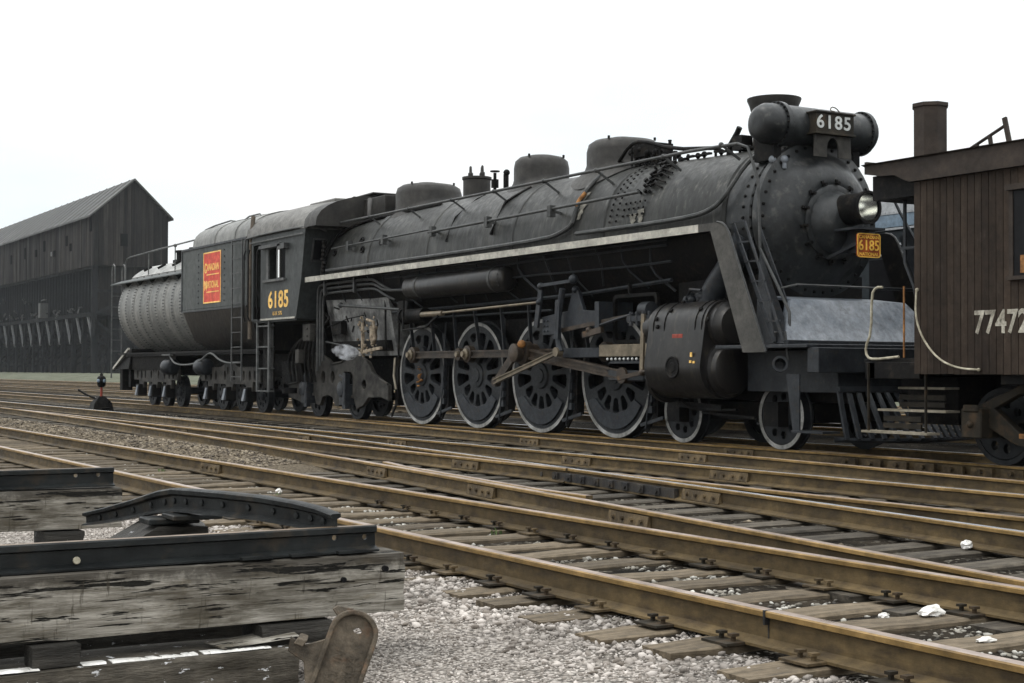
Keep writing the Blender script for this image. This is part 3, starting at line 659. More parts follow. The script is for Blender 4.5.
g.done('steam_pipe', 'black', loco, split=True)
# smokebox and its front
g = G()
g.loft([ring(-16.9, 3.04, 1.02), ring(-15.1, 3.04, 1.02), ring(-15.08, 3.04, 1.0)])
g.loft([ring(-15.08, 3.04, .985), ring(-14.98, 3.04, .985)])
sb = g.done('smokebox', 'smokebox', loco, smooth=30)
g = G()
g.lathe([(0, 1.05), (.10, 1.05), (.115, 1.03), (.12, .93), (.15, .88), (.25, .80), (.35, .68), (.39, .56), (.40, .46), (.36, .40)], V(-15.0, 0, 3.04), (1, 0, 0), 48)
sf = g.done('smokebox_front', 'smokebox', loco, smooth=50)
g = G()
for k in range(38):
    a = 2*math.pi*k/38; g.rivet(V(-14.885, .97*math.cos(a), 3.04+.97*math.sin(a)), .026, (1, 0, 0))
for X in (-15.06, -15.22):
    for k in range(44):
        a = 2*math.pi*k/44; g.rivet(V(X, 1.02*math.cos(a), 3.04+1.02*math.sin(a)), .024, (0, math.cos(a), math.sin(a)))
g.done('rivets', 'black', sf)
zc = 2.98
g = G()
g.lathe([(0, .50), (.04, .50), (.05, .475), (.05, .42), (.14, .38), (.24, .33), (.31, .26), (.33, .22)], V(-14.62, 0, zc), (1, 0, 0), 36)
door = g.done('smokebox_door', 'smokebox', sf, smooth=50)
g = G()
for k in range(14):
    a = 2*math.pi*(k+.3)/14; c_ = Vector(V(-14.60, .52*math.cos(a), zc+.52*math.sin(a))); o_ = Vector((0, math.cos(a), math.sin(a)))
    g.bar(c_-o_*.055, c_+o_*.055, .035, .035, (1, 0, 0)); g.cyl(c_, c_+Vector((.07, 0, 0)), .025, n=6)
g.done('door_dogs', 'black', door)
g = G()
g.tube([V(-14.585, .475*math.cos(a), zc+.475*math.sin(a)) for a in np.linspace(1.5, 3.6, 16)], .014, 6)
g.done('door_ring', 'pipe', door)
# headlight
g = G()
g.lathe([(0, .17), (.02, .205), (.42, .205), (.44, .218), (.50, .218), (.50, .185), (.46, .178)], V(-14.44, 0, 3.12), (1, 0, 0), 28, cap=False)
g.lathe([(0, .001), (0, .17)], V(-14.44, 0, 3.12), (1, 0, 0), 28, cap=False)
hl = g.done('headlight', 'black', loco, smooth=40)
g = G(); g.lathe([(.0, .02), (.05, .09), (.12, .135), (.22, .165), (.34, .178)], V(-14.34, 0, 3.12), (1, 0, 0), 28, cap=False); g.done('reflector', 'mirror', hl, smooth=80)
g = G(); g.lathe([(0, .181), (.012, .178), (.022, .14), (.028, .001)], V(-13.975, 0, 3.12), (1, 0, 0), 28); g.done('lens', 'lens', hl, smooth=80)
# number plate under the headlight
g = G(); w2, h2 = .20, .155; r2 = .04
def rrect(w_, h_, r, n=4):
    o = []
    for cx, cy, a0 in ((w_-r, h_-r, 0), (-w_+r, h_-r, 90), (-w_+r, -h_+r, 180), (w_-r, -h_+r, 270)):
        for k in range(n+1): a = R_(a0+90*k/n); o.append((cx+r*math.cos(a), cy+r*math.sin(a)))
    return o
P0 = T(-13.96, YC, 2.63) @ YZ
g.plate(rrect(w2, h2, r2), [], P0, .02)
npl = g.done('number_plate', 'plate', loco)
g = G(); F0 = T(-13.947, YC, 0) @ YZ
g.text('6185', T(-13.946, YC, 2.625) @ YZ, .185, .004, .002, 1.0); g.text('CANADIAN', T(-13.946, YC, 2.735) @ YZ, .06, .002, .001, 1.1); g.text('NATIONAL', T(-13.946, YC, 2.515) @ YZ, .06, .002, .001, 1.1)
g.done('plate_figures', 'platenum', npl)
g = G(); g.plate(rrect(w2, h2, r2), [rrect(w2-.013, h2-.013, r2-.008)], T(-13.948, YC, 2.63) @ YZ, .008); g.done('plate_rim', 'platenum', npl)
g = G(); g.box(-14.45, -13.9, YC-.24, YC+.24, 2.83, 2.86); g.box(-14.4, -13.99, YC-.05, YC+.05, 2.55, 2.83); g.bar(V(-14.55, -.15, 2.5), V(-13.99, -.05, 2.7), .03, .04); g.done('headlight_shelf', 'iron', loco)
# stack
g = G(); g.lathe([(0, .36), (.12, .30), (.3, .29), (.55, .30), (.70, .34), (.78, .375), (.80, .375), (.80, .33), (.5, .26), (.2, .25)], V(-15.78, 0, 4.0), (0, 0, 1), 32, cap=False)
g.done('chimney', 'dome', loco, smooth=50)
# transverse feedwater heater
g = G()
g.lathe([(-1.02, .05), (-1.015, .15), (-.97, .22), (-.88, .265), (-.72, .27), (-.70, .27), (-.70, .305), (-.63, .305), (-.63, .27), (.80, .27), (.80, .305), (.86, .305), (.86, .27), (.93, .25), (1.0, .18), (1.02, .05)], V(-14.96, 0, 4.27), (0, 1, 0), 32)
fh = g.done('feedwater_heater', 'smokebox', loco, smooth=50)
g = G()
for v in (-.70, -.63, .80, .86):
    for k in range(24):
        a = 2*math.pi*k/24; g.rivet(V(-14.96+.285*math.cos(a), v, 4.27+.285*math.sin(a)), .018, (0, -1 if v in (-.70, .8) else 1, 0))
for s in (-.7, .7): g.box(-15.3, -14.9, YC+s-.06, YC+s+.06, 3.8, 4.12)
g.done('bolt_flange', 'black', fh)
# number board on its bracket
g = G(); g.box(-14.72, -14.56, YC-.33, YC+.33, 4.15, 4.42); g.box(-14.78, -14.54, YC-.35, YC+.35, 4.41, 4.435); g.box(-14.74, -14.54, YC-.35, YC+.35, 4.13, 4.155)
nb = g.done('number_board', 'bogie', loco, bevel=.004)
g = G(); g.text('6185', T(-14.555, YC-.03, 4.285) @ YZ, .245, .004, .004, 1.12, 1.15); g.done('board_figures', 'pale', nb)
g = G(); arch = [(-.23, 0), (.23, 0), (.27, .33), (-.27, .33)]
g.plate([(-.33, -.13), (-.10, -.13), (-.10, .0)]+[(-.10*math.cos(a), .0+.13*math.sin(a)) for a in np.linspace(.3, math.pi-.3, 8)]+[(.10, .0), (.10, -.13), (.33, -.13), (.31, .2), (-.31, .2)], [], T(-14.62, YC, 3.97) @ YZ, .02)
g.done('board_bracket', 'truckgrey', nb)
g = G()
g.tube([V(-14.6, .12, 4.44), V(-14.6, .05, 4.50), V(-14.6, -.03, 4.51), V(-14.6, -.06, 4.46), V(-14.6, .02, 4.45)], .008, 5, 1)
g.done('wire_loop', 'hose', nb)
# classification lamps
for X, v in ((-14.95, -.74), (-14.86, -.62)):
    g = G(); g.ball(V(X, v, 3.80), .055, 8); g.cyl(V(X, v, 3.68), V(X, v, 3.76), .03, n=8); g.done('marker_lamp', 'apron', loco, origin=V(X, v, 3.8), smooth=80)
# domes
def dome(name, X, z0, z1, r, lid=True, mt='dome', ry=None):
    g = G(); h = z1-z0
    rings = []
    for f, dz in ((1.42, -.02), (1.25, .015), (1.12, .05), (1.04, .10), (1.0, .16)):      # the base flares into the curve of the boiler
        rings.append([V(X+r*f*math.cos(a), r*f*math.sin(a), 3.05+math.sqrt(1.19**2-min(1.1, abs(r*f*math.sin(a)))**2)+dz) for a in np.linspace(0, 2*math.pi, 40, endpoint=False)])
    for t_, k_ in ((.66, 1), (.84, .95), (.94, .8), (1, .45), (1.005, .01)): rings.append([V(X+r*k_*math.cos(a), r*k_*math.sin(a), z0+h*t_) for a in np.linspace(0, 2*math.pi, 40, endpoint=False)])
    g.loft(rings, cap=False)
    if lid: g.cyl(V(X-.05, 0, z1-.01), V(X-.05, 0, z1+.025), r*.3, n=20)
    o = g.done(name, mt, loco, smooth=50)
    g = G()
    for k in range(4): a = 2*math.pi*k/4+.5; g.cyl(V(X+r*.9*math.cos(a), r*.9*math.sin(a), z1-.1*h), V(X+r*.9*math.cos(a), r*.9*math.sin(a), z1-.02*h), .02, n=6)
    g.done('stud', 'black', o, split=True)
    return o
dome('steam_dome', -21.9, 4.10, 4.76, .485, False)
dome('sand_dome', -19.40, 4.10, 4.72, .60)
dome('rear_dome', -26.15, 4.10, 4.72, .66)
g = G(); g.lathe([(0, .26), (.48, .26), (.50, .28), (.54, .28), (.55, .2)], V(-24.2, 0, 4.10), (0, 0, 1), 20)
for dx, dy in ((-.1, -.08), (.12, .05), (-.02, .12)): g.lathe([(0, .05), (.08, .05), (.1, .03), (.2, .025), (.22, .01)], V(-24.2+dx, dy, 4.64), (0, 0, 1), 8)
g.done('safety_valve_turret', 'dome', loco, smooth=40)
g = G(); g.cyl(V(-23.35, -.1, 4.2), V(-23.35, -.1, 4.62), .03, n=8); g.cyl(V(-23.35, -.1, 4.35), V(-23.35, -.1, 4.5), .07, n=10); g.cyl(V(-23.35, -.1, 4.64), V(-23.35, -.1, 4.66), .09, n=10)
g.cyl(V(-22.95, -.1, 4.2), V(-22.95, -.1, 4.55), .05, n=8); g.ball(V(-22.93, -.1, 4.58), .06, 6); g.done('whistle', 'black', loco, split=False)
# cluster of pipes and valves on the boiler top
g = G(); rr = random.Random(5)
for k in range(26):
    X = rr.uniform(-18.75, -17.75); v = rr.uniform(-.45, .1); z = 4.18+rr.uniform(0, .08); h = rr.uniform(.08, .34)*(1 if X < -18.1 else .45)
    g.cyl(V(X, v, z-.1), V(X, v, z+h-.05), rr.uniform(.012, .03), n=8); g.cyl(V(X, v, z+h-.05), V(X, v, z+h-.03), .03, n=6); g.ball(V(X+rr.uniform(-.05, .05), v, z+h*.5), rr.uniform(.03, .06), 5)
for k in range(9):
    X = -17.6+.22*k; X += rr.uniform(-.1, .1); zz = 4.13+rr.uniform(-.02, .05); g.cyl(V(X, -.3, 4.0), V(X, -.3, zz+.04), .02, n=8); g.ball(V(X, -.3, zz), rr.uniform(.03, .05), 5); g.box(X, X+.16, YC-.34, YC-.28, zz-.02, zz+.01)
g.tube([V(-19.0, -.4, 4.25), V(-18.6, -.45, 4.5), V(-18.2, -.5, 4.5), V(-17.6, -.4, 4.3), V(-16.6, -.3, 4.2)], .03, 8, 1)
g.box(-18.65, -18.1, YC-.35, YC, 4.3, 4.48)
g.tube([V(-16.35, -.35, 4.0), V(-16.3, -.35, 4.2), V(-16.15, -.35, 4.35), V(-16.1, -.35, 4.42)], .04, 8); g.box(-16.2, -16.0, YC-.4, YC-.2, 4.1, 4.3)
g.done('top_valves', 'black', loco)
# smoke deflecting plates and turret casing ahead of the cab
g = G(); g.box(-29.2, -27.0, YC-.55, YC+.55, 4.2, 4.56)
g.hexa([V(-29.3, -.7, 4.50), V(-28.2, -.7, 4.60), V(-28.2, .6, 4.60), V(-29.3, .6, 4.50), V(-29.3, -.7, 4.53), V(-28.2, -.7, 4.64), V(-28.2, .6, 4.64), V(-29.3, .6, 4.53)])
g.hexa([V(-29.0, -.4, 4.66), V(-27.9, -.4, 4.68), V(-27.9, .6, 4.68), V(-29.0, .6, 4.66), V(-29.0, -.4, 4.70), V(-27.9, -.4, 4.72), V(-27.9, .6, 4.72), V(-29.0, .6, 4.70)])
g.tube([V(-27.4, -.7, 4.5), V(-27.2, -.8, 4.3), V(-27.0, -.9, 4.1)], .05, 8)
g.done('turret_casing', 'dome', loco, bevel=.01)
# handrails
g = G()
top = [V(-29.0, -1.08, 4.08)]+[V(x, -1.08, 4.05) for x in np.arange(-28, -15.4, .9)]+[V(-15.25, -1.08, 4.02)]
g.tube(top, .024, 8)
g.tube([V(-15.25, -1.08, 4.02), V(-15.05, -1.08, 3.95), V(-14.82, -1.10, 3.5), V(-14.78, -1.1, 2.6), V(-14.3, -1.2, 2.06), V(-14.1, -1.2, 1.75), V(-14.05, -1.25, 1.35)], .020, 8)
g.tube([V(-28.0, -1.28, 3.50), V(-23.6, -1.28, 3.55)], .02, 6); g.tube([V(-23.7, -1.28, 3.50), V(-20.7, -1.27, 3.53), V(-17.3, -1.22, 3.58)], .024, 8)
for x in (-28.3, -26.6, -24.9, -23.2, -21.7, -20.1, -18.6, -16.9, -15.6): g.bar(V(x, -1.09, 4.06), V(x+.08, -.82, 3.86), .03, .03); g.ball(V(x, -1.08, 4.05), .038, 5)
for x in (-27.2, -25.6, -23.6, -21.6, -19.6): g.bar(V(x, -1.29, 3.53), V(x, -1.02, 3.48), .035, .035); g.box(x-.05, x+.05, YC-1.30, YC-1.2, 3.42, 3.6)
g.done('handrail', 'pipe', loco)
# running board with its white edge, curved down into the front skirt
g = G(); g.box(-28.75, -15.5, YC-1.48, YC-.9, 2.885, 2.915); g.box(-28.75, -15.5, YC+.9, YC+1.48, 2.885, 2.915)
rb = g.done('running_board', 'black', loco)
g = G(); g.box(-28.85, -15.55, YC-1.51, YC-1.483, 2.845, 2.95); g.box(-28.75, -15.55, YC+1.483, YC+1.51, 2.855, 2.945)
g.done('white_edge', 'stripe', rb)
sk = [(-15.56, 2.848), (-15.30, 2.845), (-14.64, 1.25), (-14.20, 1.25), (-14.92, 2.80), (-14.98, 2.88), (-15.06, 2.93), (-15.16, 2.95), (-15.56, 2.95)]
for s in (-1, 1):
    g = G(); g.plate(sk, [], T(0, YC+s*1.49, 0) @ XZ, .025); g.done('front_skirt', 'panel' if s < 0 else 'black', loco)
g = G(); ed = [V(-15.16, -1.5, 2.955), V(-15.06, -1.5, 2.935), V(-14.98, -1.5, 2.885), V(-14.91, -1.5, 2.79), V(-14.19, -1.5, 1.26)]
g.tube(ed, .016, 6); g.tube([(x, 2*YC-y, z) for x, y, z in ed], .016, 6); g.done('skirt_edge', 'pipe', loco, split=True)
# ladder up the front
g = G()
for v in (-1.42, -1.0): g.bar(V(-14.93, v, 2.92), V(-14.12, v, 1.38), .02, .055); 
g.bar(V(-14.66, -1.45, 2.92), V(-13.93, -1.45, 1.38), .025, .03); g.bar(V(-14.66, -1.45, 2.93), V(-14.95, -1.45, 2.93), .02, .02)
for k in range(1, 6):
    t_ = k/6; X = -14.93+.81*t_; g.bar(V(X-.02, -1.44, 2.92-1.54*t_), V(X+.28, -1.44, 2.92-1.54*t_), .012, .02)
g.done('front_ladder', 'iron', loco)
# far side brace seen right of the number plate
g = G(); g.bar(V(-14.6, 1.3, 2.9), V(-13.85, 1.3, 1.4), .02, .22); g.bar(V(-14.4, 1.34, 2.9), V(-13.65, 1.34, 1.4), .03, .04); g.tube([V(-14.75, 1.1, 3.6), V(-14.6, 1.2, 3.2), V(-14.0, 1.3, 2.2), V(-13.6, 1.35, 1.5)], .022, 6); g.done('front_brace', 'iron', loco)
# pilot deck, apron and beam
g = G(); g.hexa([V(-13.93, -1.42, 1.38), V(-13.93, 1.42, 1.38), V(-14.30, 1.0, 1.93), V(-14.30, -1.0, 1.93), V(-14.1, -1.38, 1.34), V(-14.1, 1.38, 1.34), V(-14.42, 1.0, 1.88), V(-14.42, -1.0, 1.88)])
g.hexa([V(-14.3, -1.0, 1.93), V(-14.3, 1.0, 1.93), V(-14.9, 1.0, 2.0), V(-14.9, -1.0, 2.0), V(-14.3, -1.0, 1.90), V(-14.3, 1.0, 1.90), V(-14.9, 1.0, 1.97), V(-14.9, -1.0, 1.97)])
g.done('apron_sheet', 'apron', loco)
g = G(); g.hexa([V(-13.94, -1.41, 1.36), V(-14.1, -1.41, 1.36), V(-15.0, -1.0, 1.36), V(-14.9, -.98, 1.36), V(-13.96, -1.4, 1.40), V(-14.2, -1.2, 1.7), V(-14.9, -1.0, 2.6), V(-14.85, -.98, 2.3)])
g.done('apron_cheek', 'iron', loco)
g = G(); g.box(-15.2, -13.45, YC-1.5, YC+1.5, 1.30, 1.345); g.box(-13.5, -13.3, YC-1.45, YC+1.45, 1.0, 1.30)
g.box(-13.95, -13.86, YC-1.43, YC+1.43, 1.345, 1.40)
g.box(-15.15, -13.45, YC-1.0, YC+1.0, .75, 1.28)
g.done('pilot_deck', 'iron', loco, bevel=.006)
g = G(); g.tube([V(-14.25, -1.2, 2.06), V(-13.97, -1.2, 2.09), V(-13.97, 1.3, 2.09), V(-13.97, 1.3, 1.35)], .015, 6)
g.tube([V(-14.14, -1.4, 1.33), V(-14.14, -1.4, 1.5), V(-13.95, -1.4, 1.5), V(-13.9, -1.4, 1.15)], .015, 6); g.done('deck_railing', 'pipe', loco)
g = G(); g.lathe([(0, .05), (.05, .09), (.24, .10), (.24, .07), (.05, .05)], V(-14.14, -1.33, 1.08), (.75, -.6, .1), 18, cap=False); g.lathe([(.04, .001), (.04, .07)], V(-14.14, -1.33, 1.08), (.75, -.6, .1), 18, cap=False); g.done('air_horn', 'iron', loco, smooth=50)
g = G(); g.hexa([V(-13.76, -1.45, .28), V(-13.64, -1.45, .28), V(-13.64, -1.43, .28), V(-13.76, -1.43, .28), V(-13.88, -1.45, .98), V(-13.64, -1.45, .98), V(-13.64, -1.43, .98), V(-13.88, -1.43, .98)])
g.box(-13.76, -13.20, YC-1.48, YC-1.2, .27, .295); g.done('corner_step', 'iron', loco)
# cowcatcher
g = G()
for k in range(15):
    v = -1.12+.16*k; f = 1-abs(v)/1.4; g.bar(V(-13.35, v*.96, .78), V(-13.35+.42*f+.1, v, .20), .03, .065, (0, 1, 0))
g.tube([V(-13.3, -1.2, .19), V(-13.1, -.8, .18), V(-12.85, 0, .18), V(-13.1, .8, .18), V(-13.3, 1.2, .19)], .032, 6, 1); g.bar(V(-13.34, -1.1, .80), V(-13.34, 1.1, .80), .06, .06)
g.done('pilot', 'iron', loco)
g = G(); g.box(-13.3, -12.75, YC-.12, YC+.12, .72, .95); g.box(-12.82, -12.6, YC-.17, YC+.17, .66, 1.0); g.done('coupler', 'black', loco, bevel=.03)
# frames and undergear (dark mass between the wheels)
g = G()
for s in (-.52, .52):
    g.box(-28.9, -13.6, YC+s-.06, YC+s+.06, .62, 1.25); g.box(-25.9, -16.0, YC+s-.06, YC+s+.06, 1.25, 1.45)
g.box(-25.7, -17.0, YC-.5, YC+.5, 1.3, 1.9); g.box(-28.8, -25.8, YC-.5, YC+.5, .9, 1.4); g.box(-16.9, -14.9, YC-.8, YC+.8, 1.2, 2.3)
for X in XF: g.box(X-.25, X+.25, YC-.62, YC+.62, .5, 1.1)
for a in (XF[0]+1.06, XF[1]+1.06, XF[2]+1.06, XF[3]+1.06, XF[3]-1.02):
    g.hexa([V(a-.07, -.84, .32), V(a+.04, -.84, .32), V(a+.04, -.70, .32), V(a-.07, -.70, .32), V(a-.06, -.84, 1.1), V(a+.06, -.84, 1.1), V(a+.06, -.7, 1.1), V(a-.06, -.7, 1.1)])
    g.bar(V(a-.05, -.82, .35), V(a-.25, -.82, .12), .03, .04)
g.done('frame', 'black', loco)
rq = random.Random(33)
for i, a in enumerate((XF[0]+1.05, XF[1]+1.05, XF[2]+1.05, XF[3]+1.05)):
    g = G(); g.tube([V(a-.12, -.86, 1.7), V(a-.02, -.86, 1.1), V(a-.10, -.86, .45)], .022, 6); g.tube([V(a+.05, -.9, 1.9), V(a-.02, -.9, .9), V(a-.16, -.9, .16)], .014, 5, 1)
    for k in range(4): g.box(a-.11, a-.01, YC-.9, YC-.80, .40+.16*k, .50+.16*k)
    g.bar(V(a-.3, -.88, .22), V(a+.25, -.88, .34), .03, .05); g.done('brake_hanger', 'iron', loco)
g = G()
for X in XF:
    for k in range(5): g.box(X-.42+.05*k, X+.42-.05*k, YC-.66, YC-.54, 1.52+.035*k, 1.55+.035*k)
    g.bar(V(X-.42, -.6, 1.5), V(X-.42, -.6, 1.2), .04, .05); g.bar(V(X+.42, -.6, 1.5), V(X+.42, -.6, 1.2), .04, .05)
g.tube([V(-25.6, -1.05, 2.12), V(-22, -1.05, 2.15), V(-19, -1.0, 2.2), V(-16.8, -1.0, 2.3)], .03, 6)
g.tube([V(-25.6, -.98, 1.98), V(-20, -.98, 1.98)], .02, 6)
for k in range(9): X = -25+.85*k; g.bar(V(X, -.9, 1.3), V(X+rq.uniform(-.1, .1), -1.0, 2.1), .03, .06)
g.done('spring_gear', 'iron', loco)
# ---- wheels
def sector_hole(a, r0, r1, hw, n=5):
    o = []
    for k in range(n+1):
        t_ = -math.pi/2+math.pi*k/n; o.append((r1-hw*r1*.5+hw*r1*.5*math.cos(t_), hw*r1*math.sin(t_)))
    for k in range(n+1):
        t_ = math.pi/2+math.pi*k/n; o.append((r0+hw*r0*.8+hw*r0*.8*math.cos(t_), hw*r0*math.sin(t_)))
    ca, sa = math.cos(a), math.sin(a); return [(x*ca-y*sa, x*sa+y*ca) for x, y in o]
def driver():
    holes = []; n = 13
    for k in range(n):
        a = math.pi/2+2*math.pi*(k+.5)/n; da = abs((a-R_(-90)+math.pi) % (2*math.pi)-math.pi)
        r1 = .76; r0 = .33
        if da < R_(62): r1 = .60-.05*math.cos(da)
        if abs((a-R_(100)+math.pi) % (2*math.pi)-math.pi) < R_(22): r0 = .60; 
        if r1-r0 > .12: holes.append(sector_hole(a, r0, r1, .155))
    g = G(); g.plate(circ(0, 0, .86, 56), holes, T(0, -.02, 0) @ XZ, .11, .012)
    wc = g.done('driving_wheel', 'wheel', None, origin=(0, 0, 0), smooth=45)
    g = G(); g.mi = 1; g.lathe([(.0, .868), (0, .927)], (0, -.08, 0), (0, 1, 0), 72, cap=False); g.mi = 0; g.lathe([(0, .927), (.135, .94), (.14, .965), (.165, .965), (.165, .80)], (0, -.08, 0), (0, 1, 0), 72, cap=False)
    g.lathe([(0, .868), (.012, .835), (.165, .80)], (0, -.08, 0), (0, 1, 0), 72, cap=False)
    t_ = g.done('tyre', ['wheel', 'tyre'], wc, origin=(0, 0, 0), smooth=30)
    g = G(); pts = [(.80*math.cos(R_(a)), .80*math.sin(R_(a))) for a in range(-152, -27, 5)]; pts += [(.50*math.cos(R_(a))*1.2, .44*math.sin(R_(a))-.12) for a in (-30, -60, -90, -120, -150)]
    g.plate(pts, [], T(0, -.085, 0) @ XZ, .04, .008); g.done('counterweight', 'weight', wc, origin=(0, 0, 0))
    g = G(); g.lathe([(0, .22), (.03, .20), (.035, .12), (.05, .11), (.05, .001)], (0, -.07, 0), (0, -1, 0), 24, cap=False); g.lathe([(0, .17), (.06, .15), (.06, .001)], (CPX, -.07, CPZ), (0, -1, 0), 20, cap=False); g.cyl((0, 0, 0), (0, .8, 0), .1)
    g.done('hub', 'wheel', wc, origin=(0, 0, 0), smooth=40)
    return wc
CPX, CPZ = .06, .37
dw = driver()
for i, X in enumerate(XF):
    for s in (-1, 1):
        o = dw if (i == 0 and s == -1) else dup(dw)
        o.parent = loco; o.location = Vector(V(X, s*.735, WR))-ORIG[loco.name]
        if s == 1: o.rotation_euler = (0, 0, math.pi)
def small_wheel(name, r, nh=9, tm='tyre'):
    holes = [circ(r*.58*math.cos(2*math.pi*k/nh), r*.58*math.sin(2*math.pi*k/nh), r*.12, 8) for k in range(nh)]
    g = G(); g.plate(circ(0, 0, r*.86, 36), holes, T(0, -.02, 0) @ XZ, .07, .008)
    wc = g.done(name, 'wheel', None, origin=(0, 0, 0), smooth=45)
    g = G(); g.mi = 1; g.lathe([(.0, r*.87), (0, r)], (0, -.06, 0), (0, 1, 0), 48, cap=False); g.mi = 0; g.lathe([(0, r), (.11, r*1.01), (.115, r+.03), (.14, r+.03), (.14, r*.8)], (0, -.06, 0), (0, 1, 0), 48, cap=False)
    g.done('tyre', ['wheel', tm], wc, origin=(0, 0, 0), smooth=30)
    g = G(); g.lathe([(0, r*.32), (.04, r*.28), (.05, r*.1)], (0, -.055, 0), (0, -1, 0), 18); g.cyl((0, 0, 0), (0, .75, 0), .08); g.done('hub', 'weight', wc, origin=(0, 0, 0))
    return wc
pw = small_wheel('leading_wheel', .437)
k = 0
for X in (-14.72, -16.80):
    for s in (-1, 1):
        o = pw if k == 0 else dup(pw); k += 1
        o.parent = loco; o.location = Vector(V(X, s*.74, .437))-ORIG[loco.name]
        if s == 1: o.rotation_euler = (0, 0, math.pi)
tw = small_wheel('trailing_wheel', .46, tm='wheel'); k = 0
for X in (-27.75, -29.75):
    for s in (-1, 1):
        o = tw if k == 0 else dup(tw); k += 1
        o.parent = loco; o.location = Vector(V(X, s*.74, .46))-ORIG[loco.name]
        if s == 1: o.rotation_euler = (0, 0, math.pi)
g = G(); g.box(-17.2, -14.3, YC-.6, YC+.6, .35, .6)
for X in (-14.72, -16.8): g.box(X-.14, X+.14, YC-.97, YC-.8, .3, .62)
g.bar(V(-16.8, -.95, .55), V(-15.6, -1.05, .52), .05, .08); g.bar(V(-16.1, -1.0, .45), V(-15.0, -1.0, .40), .03, .03); g.tube([V(-16.6, -1.0, .85), V(-16.5, -1.05, .6), V(-16.3, -1.05, .5), V(-15.9, -1.05, .48), V(-15.3, -1.05, .5)], .02, 6)
g.done('leading_truck', 'black', loco)
# trailing truck casting with holes
out_ = [(-30.9, .42), (-30.15, .30), (-30.0, .46), (-29.45, .46), (-29.35, .28), (-29.15, .26), (-29.0, .44), (-28.75, .48), (-28.5, .44), (-28.35, .26), (-28.15, .26), (-28.05, .44), (-27.45, .44), (-27.3, .22), (-27.0, .30), (-26.75, .46), (-26.2, .48), (-25.85, .42), (-25.85, .72), (-26.2, .82), (-26.55, .95), (-26.8, 1.18), (-27.2, 1.30), (-27.7, 1.28), (-28.0, 1.16), (-28.5, 1.12), (-28.8, 1.26), (-29.2, 1.36), (-29.7, 1.32), (-29.95, 1.15), (-30.1, .90), (-30.35, .72), (-30.9, .66)]
hl_ = [[(-30.02+.02, .52), (-29.5, .52), (-29.5, .96), (-29.6, 1.04), (-29.9, 1.04), (-30.0, .96)], [(-28.0, .5), (-27.5, .5), (-27.5, .9), (-27.6, .97), (-27.9, .97), (-28.0, .9)], circ(-28.98, .86, .11, 12, .13), circ(-28.5, .86, .11, 12, .13), circ(-26.95, .72, .10, 12)]
tt = None
for s in (-1, 1):
    g = G(); g.plate(out_, hl_, T(0, YC+s*.98, 0) @ XZ, .09, .015)
    if s < 0:
        g.tube([V(x, -1.03, z+.02) for x, z in out_[17:]][1:], .022, 6)
    o = g.done('trailing_truck', 'truckgrey', loco, smooth=40)
    if s < 0: tt = o
for X in (-29.75, -27.75):
    g = G(); g.box(X-.19, X+.19, YC-1.12, YC-.9, .30, .72); g.lathe([(0, .17), (.05, .15), (.07, .06)], V(X-.05, -1.12, .62), (0, -1, 0), 14)
    g.tube([V(X+.15, -1.15, .3), V(X+.18, -1.15, .6), V(X+.1, -1.15, .85), V(X-.1, -1.15, .9)], .025, 6); g.box(X+.05, X+.2, YC-1.16, YC-1.06, .22, .95)
    g.done('journal_box', 'iron', tt)
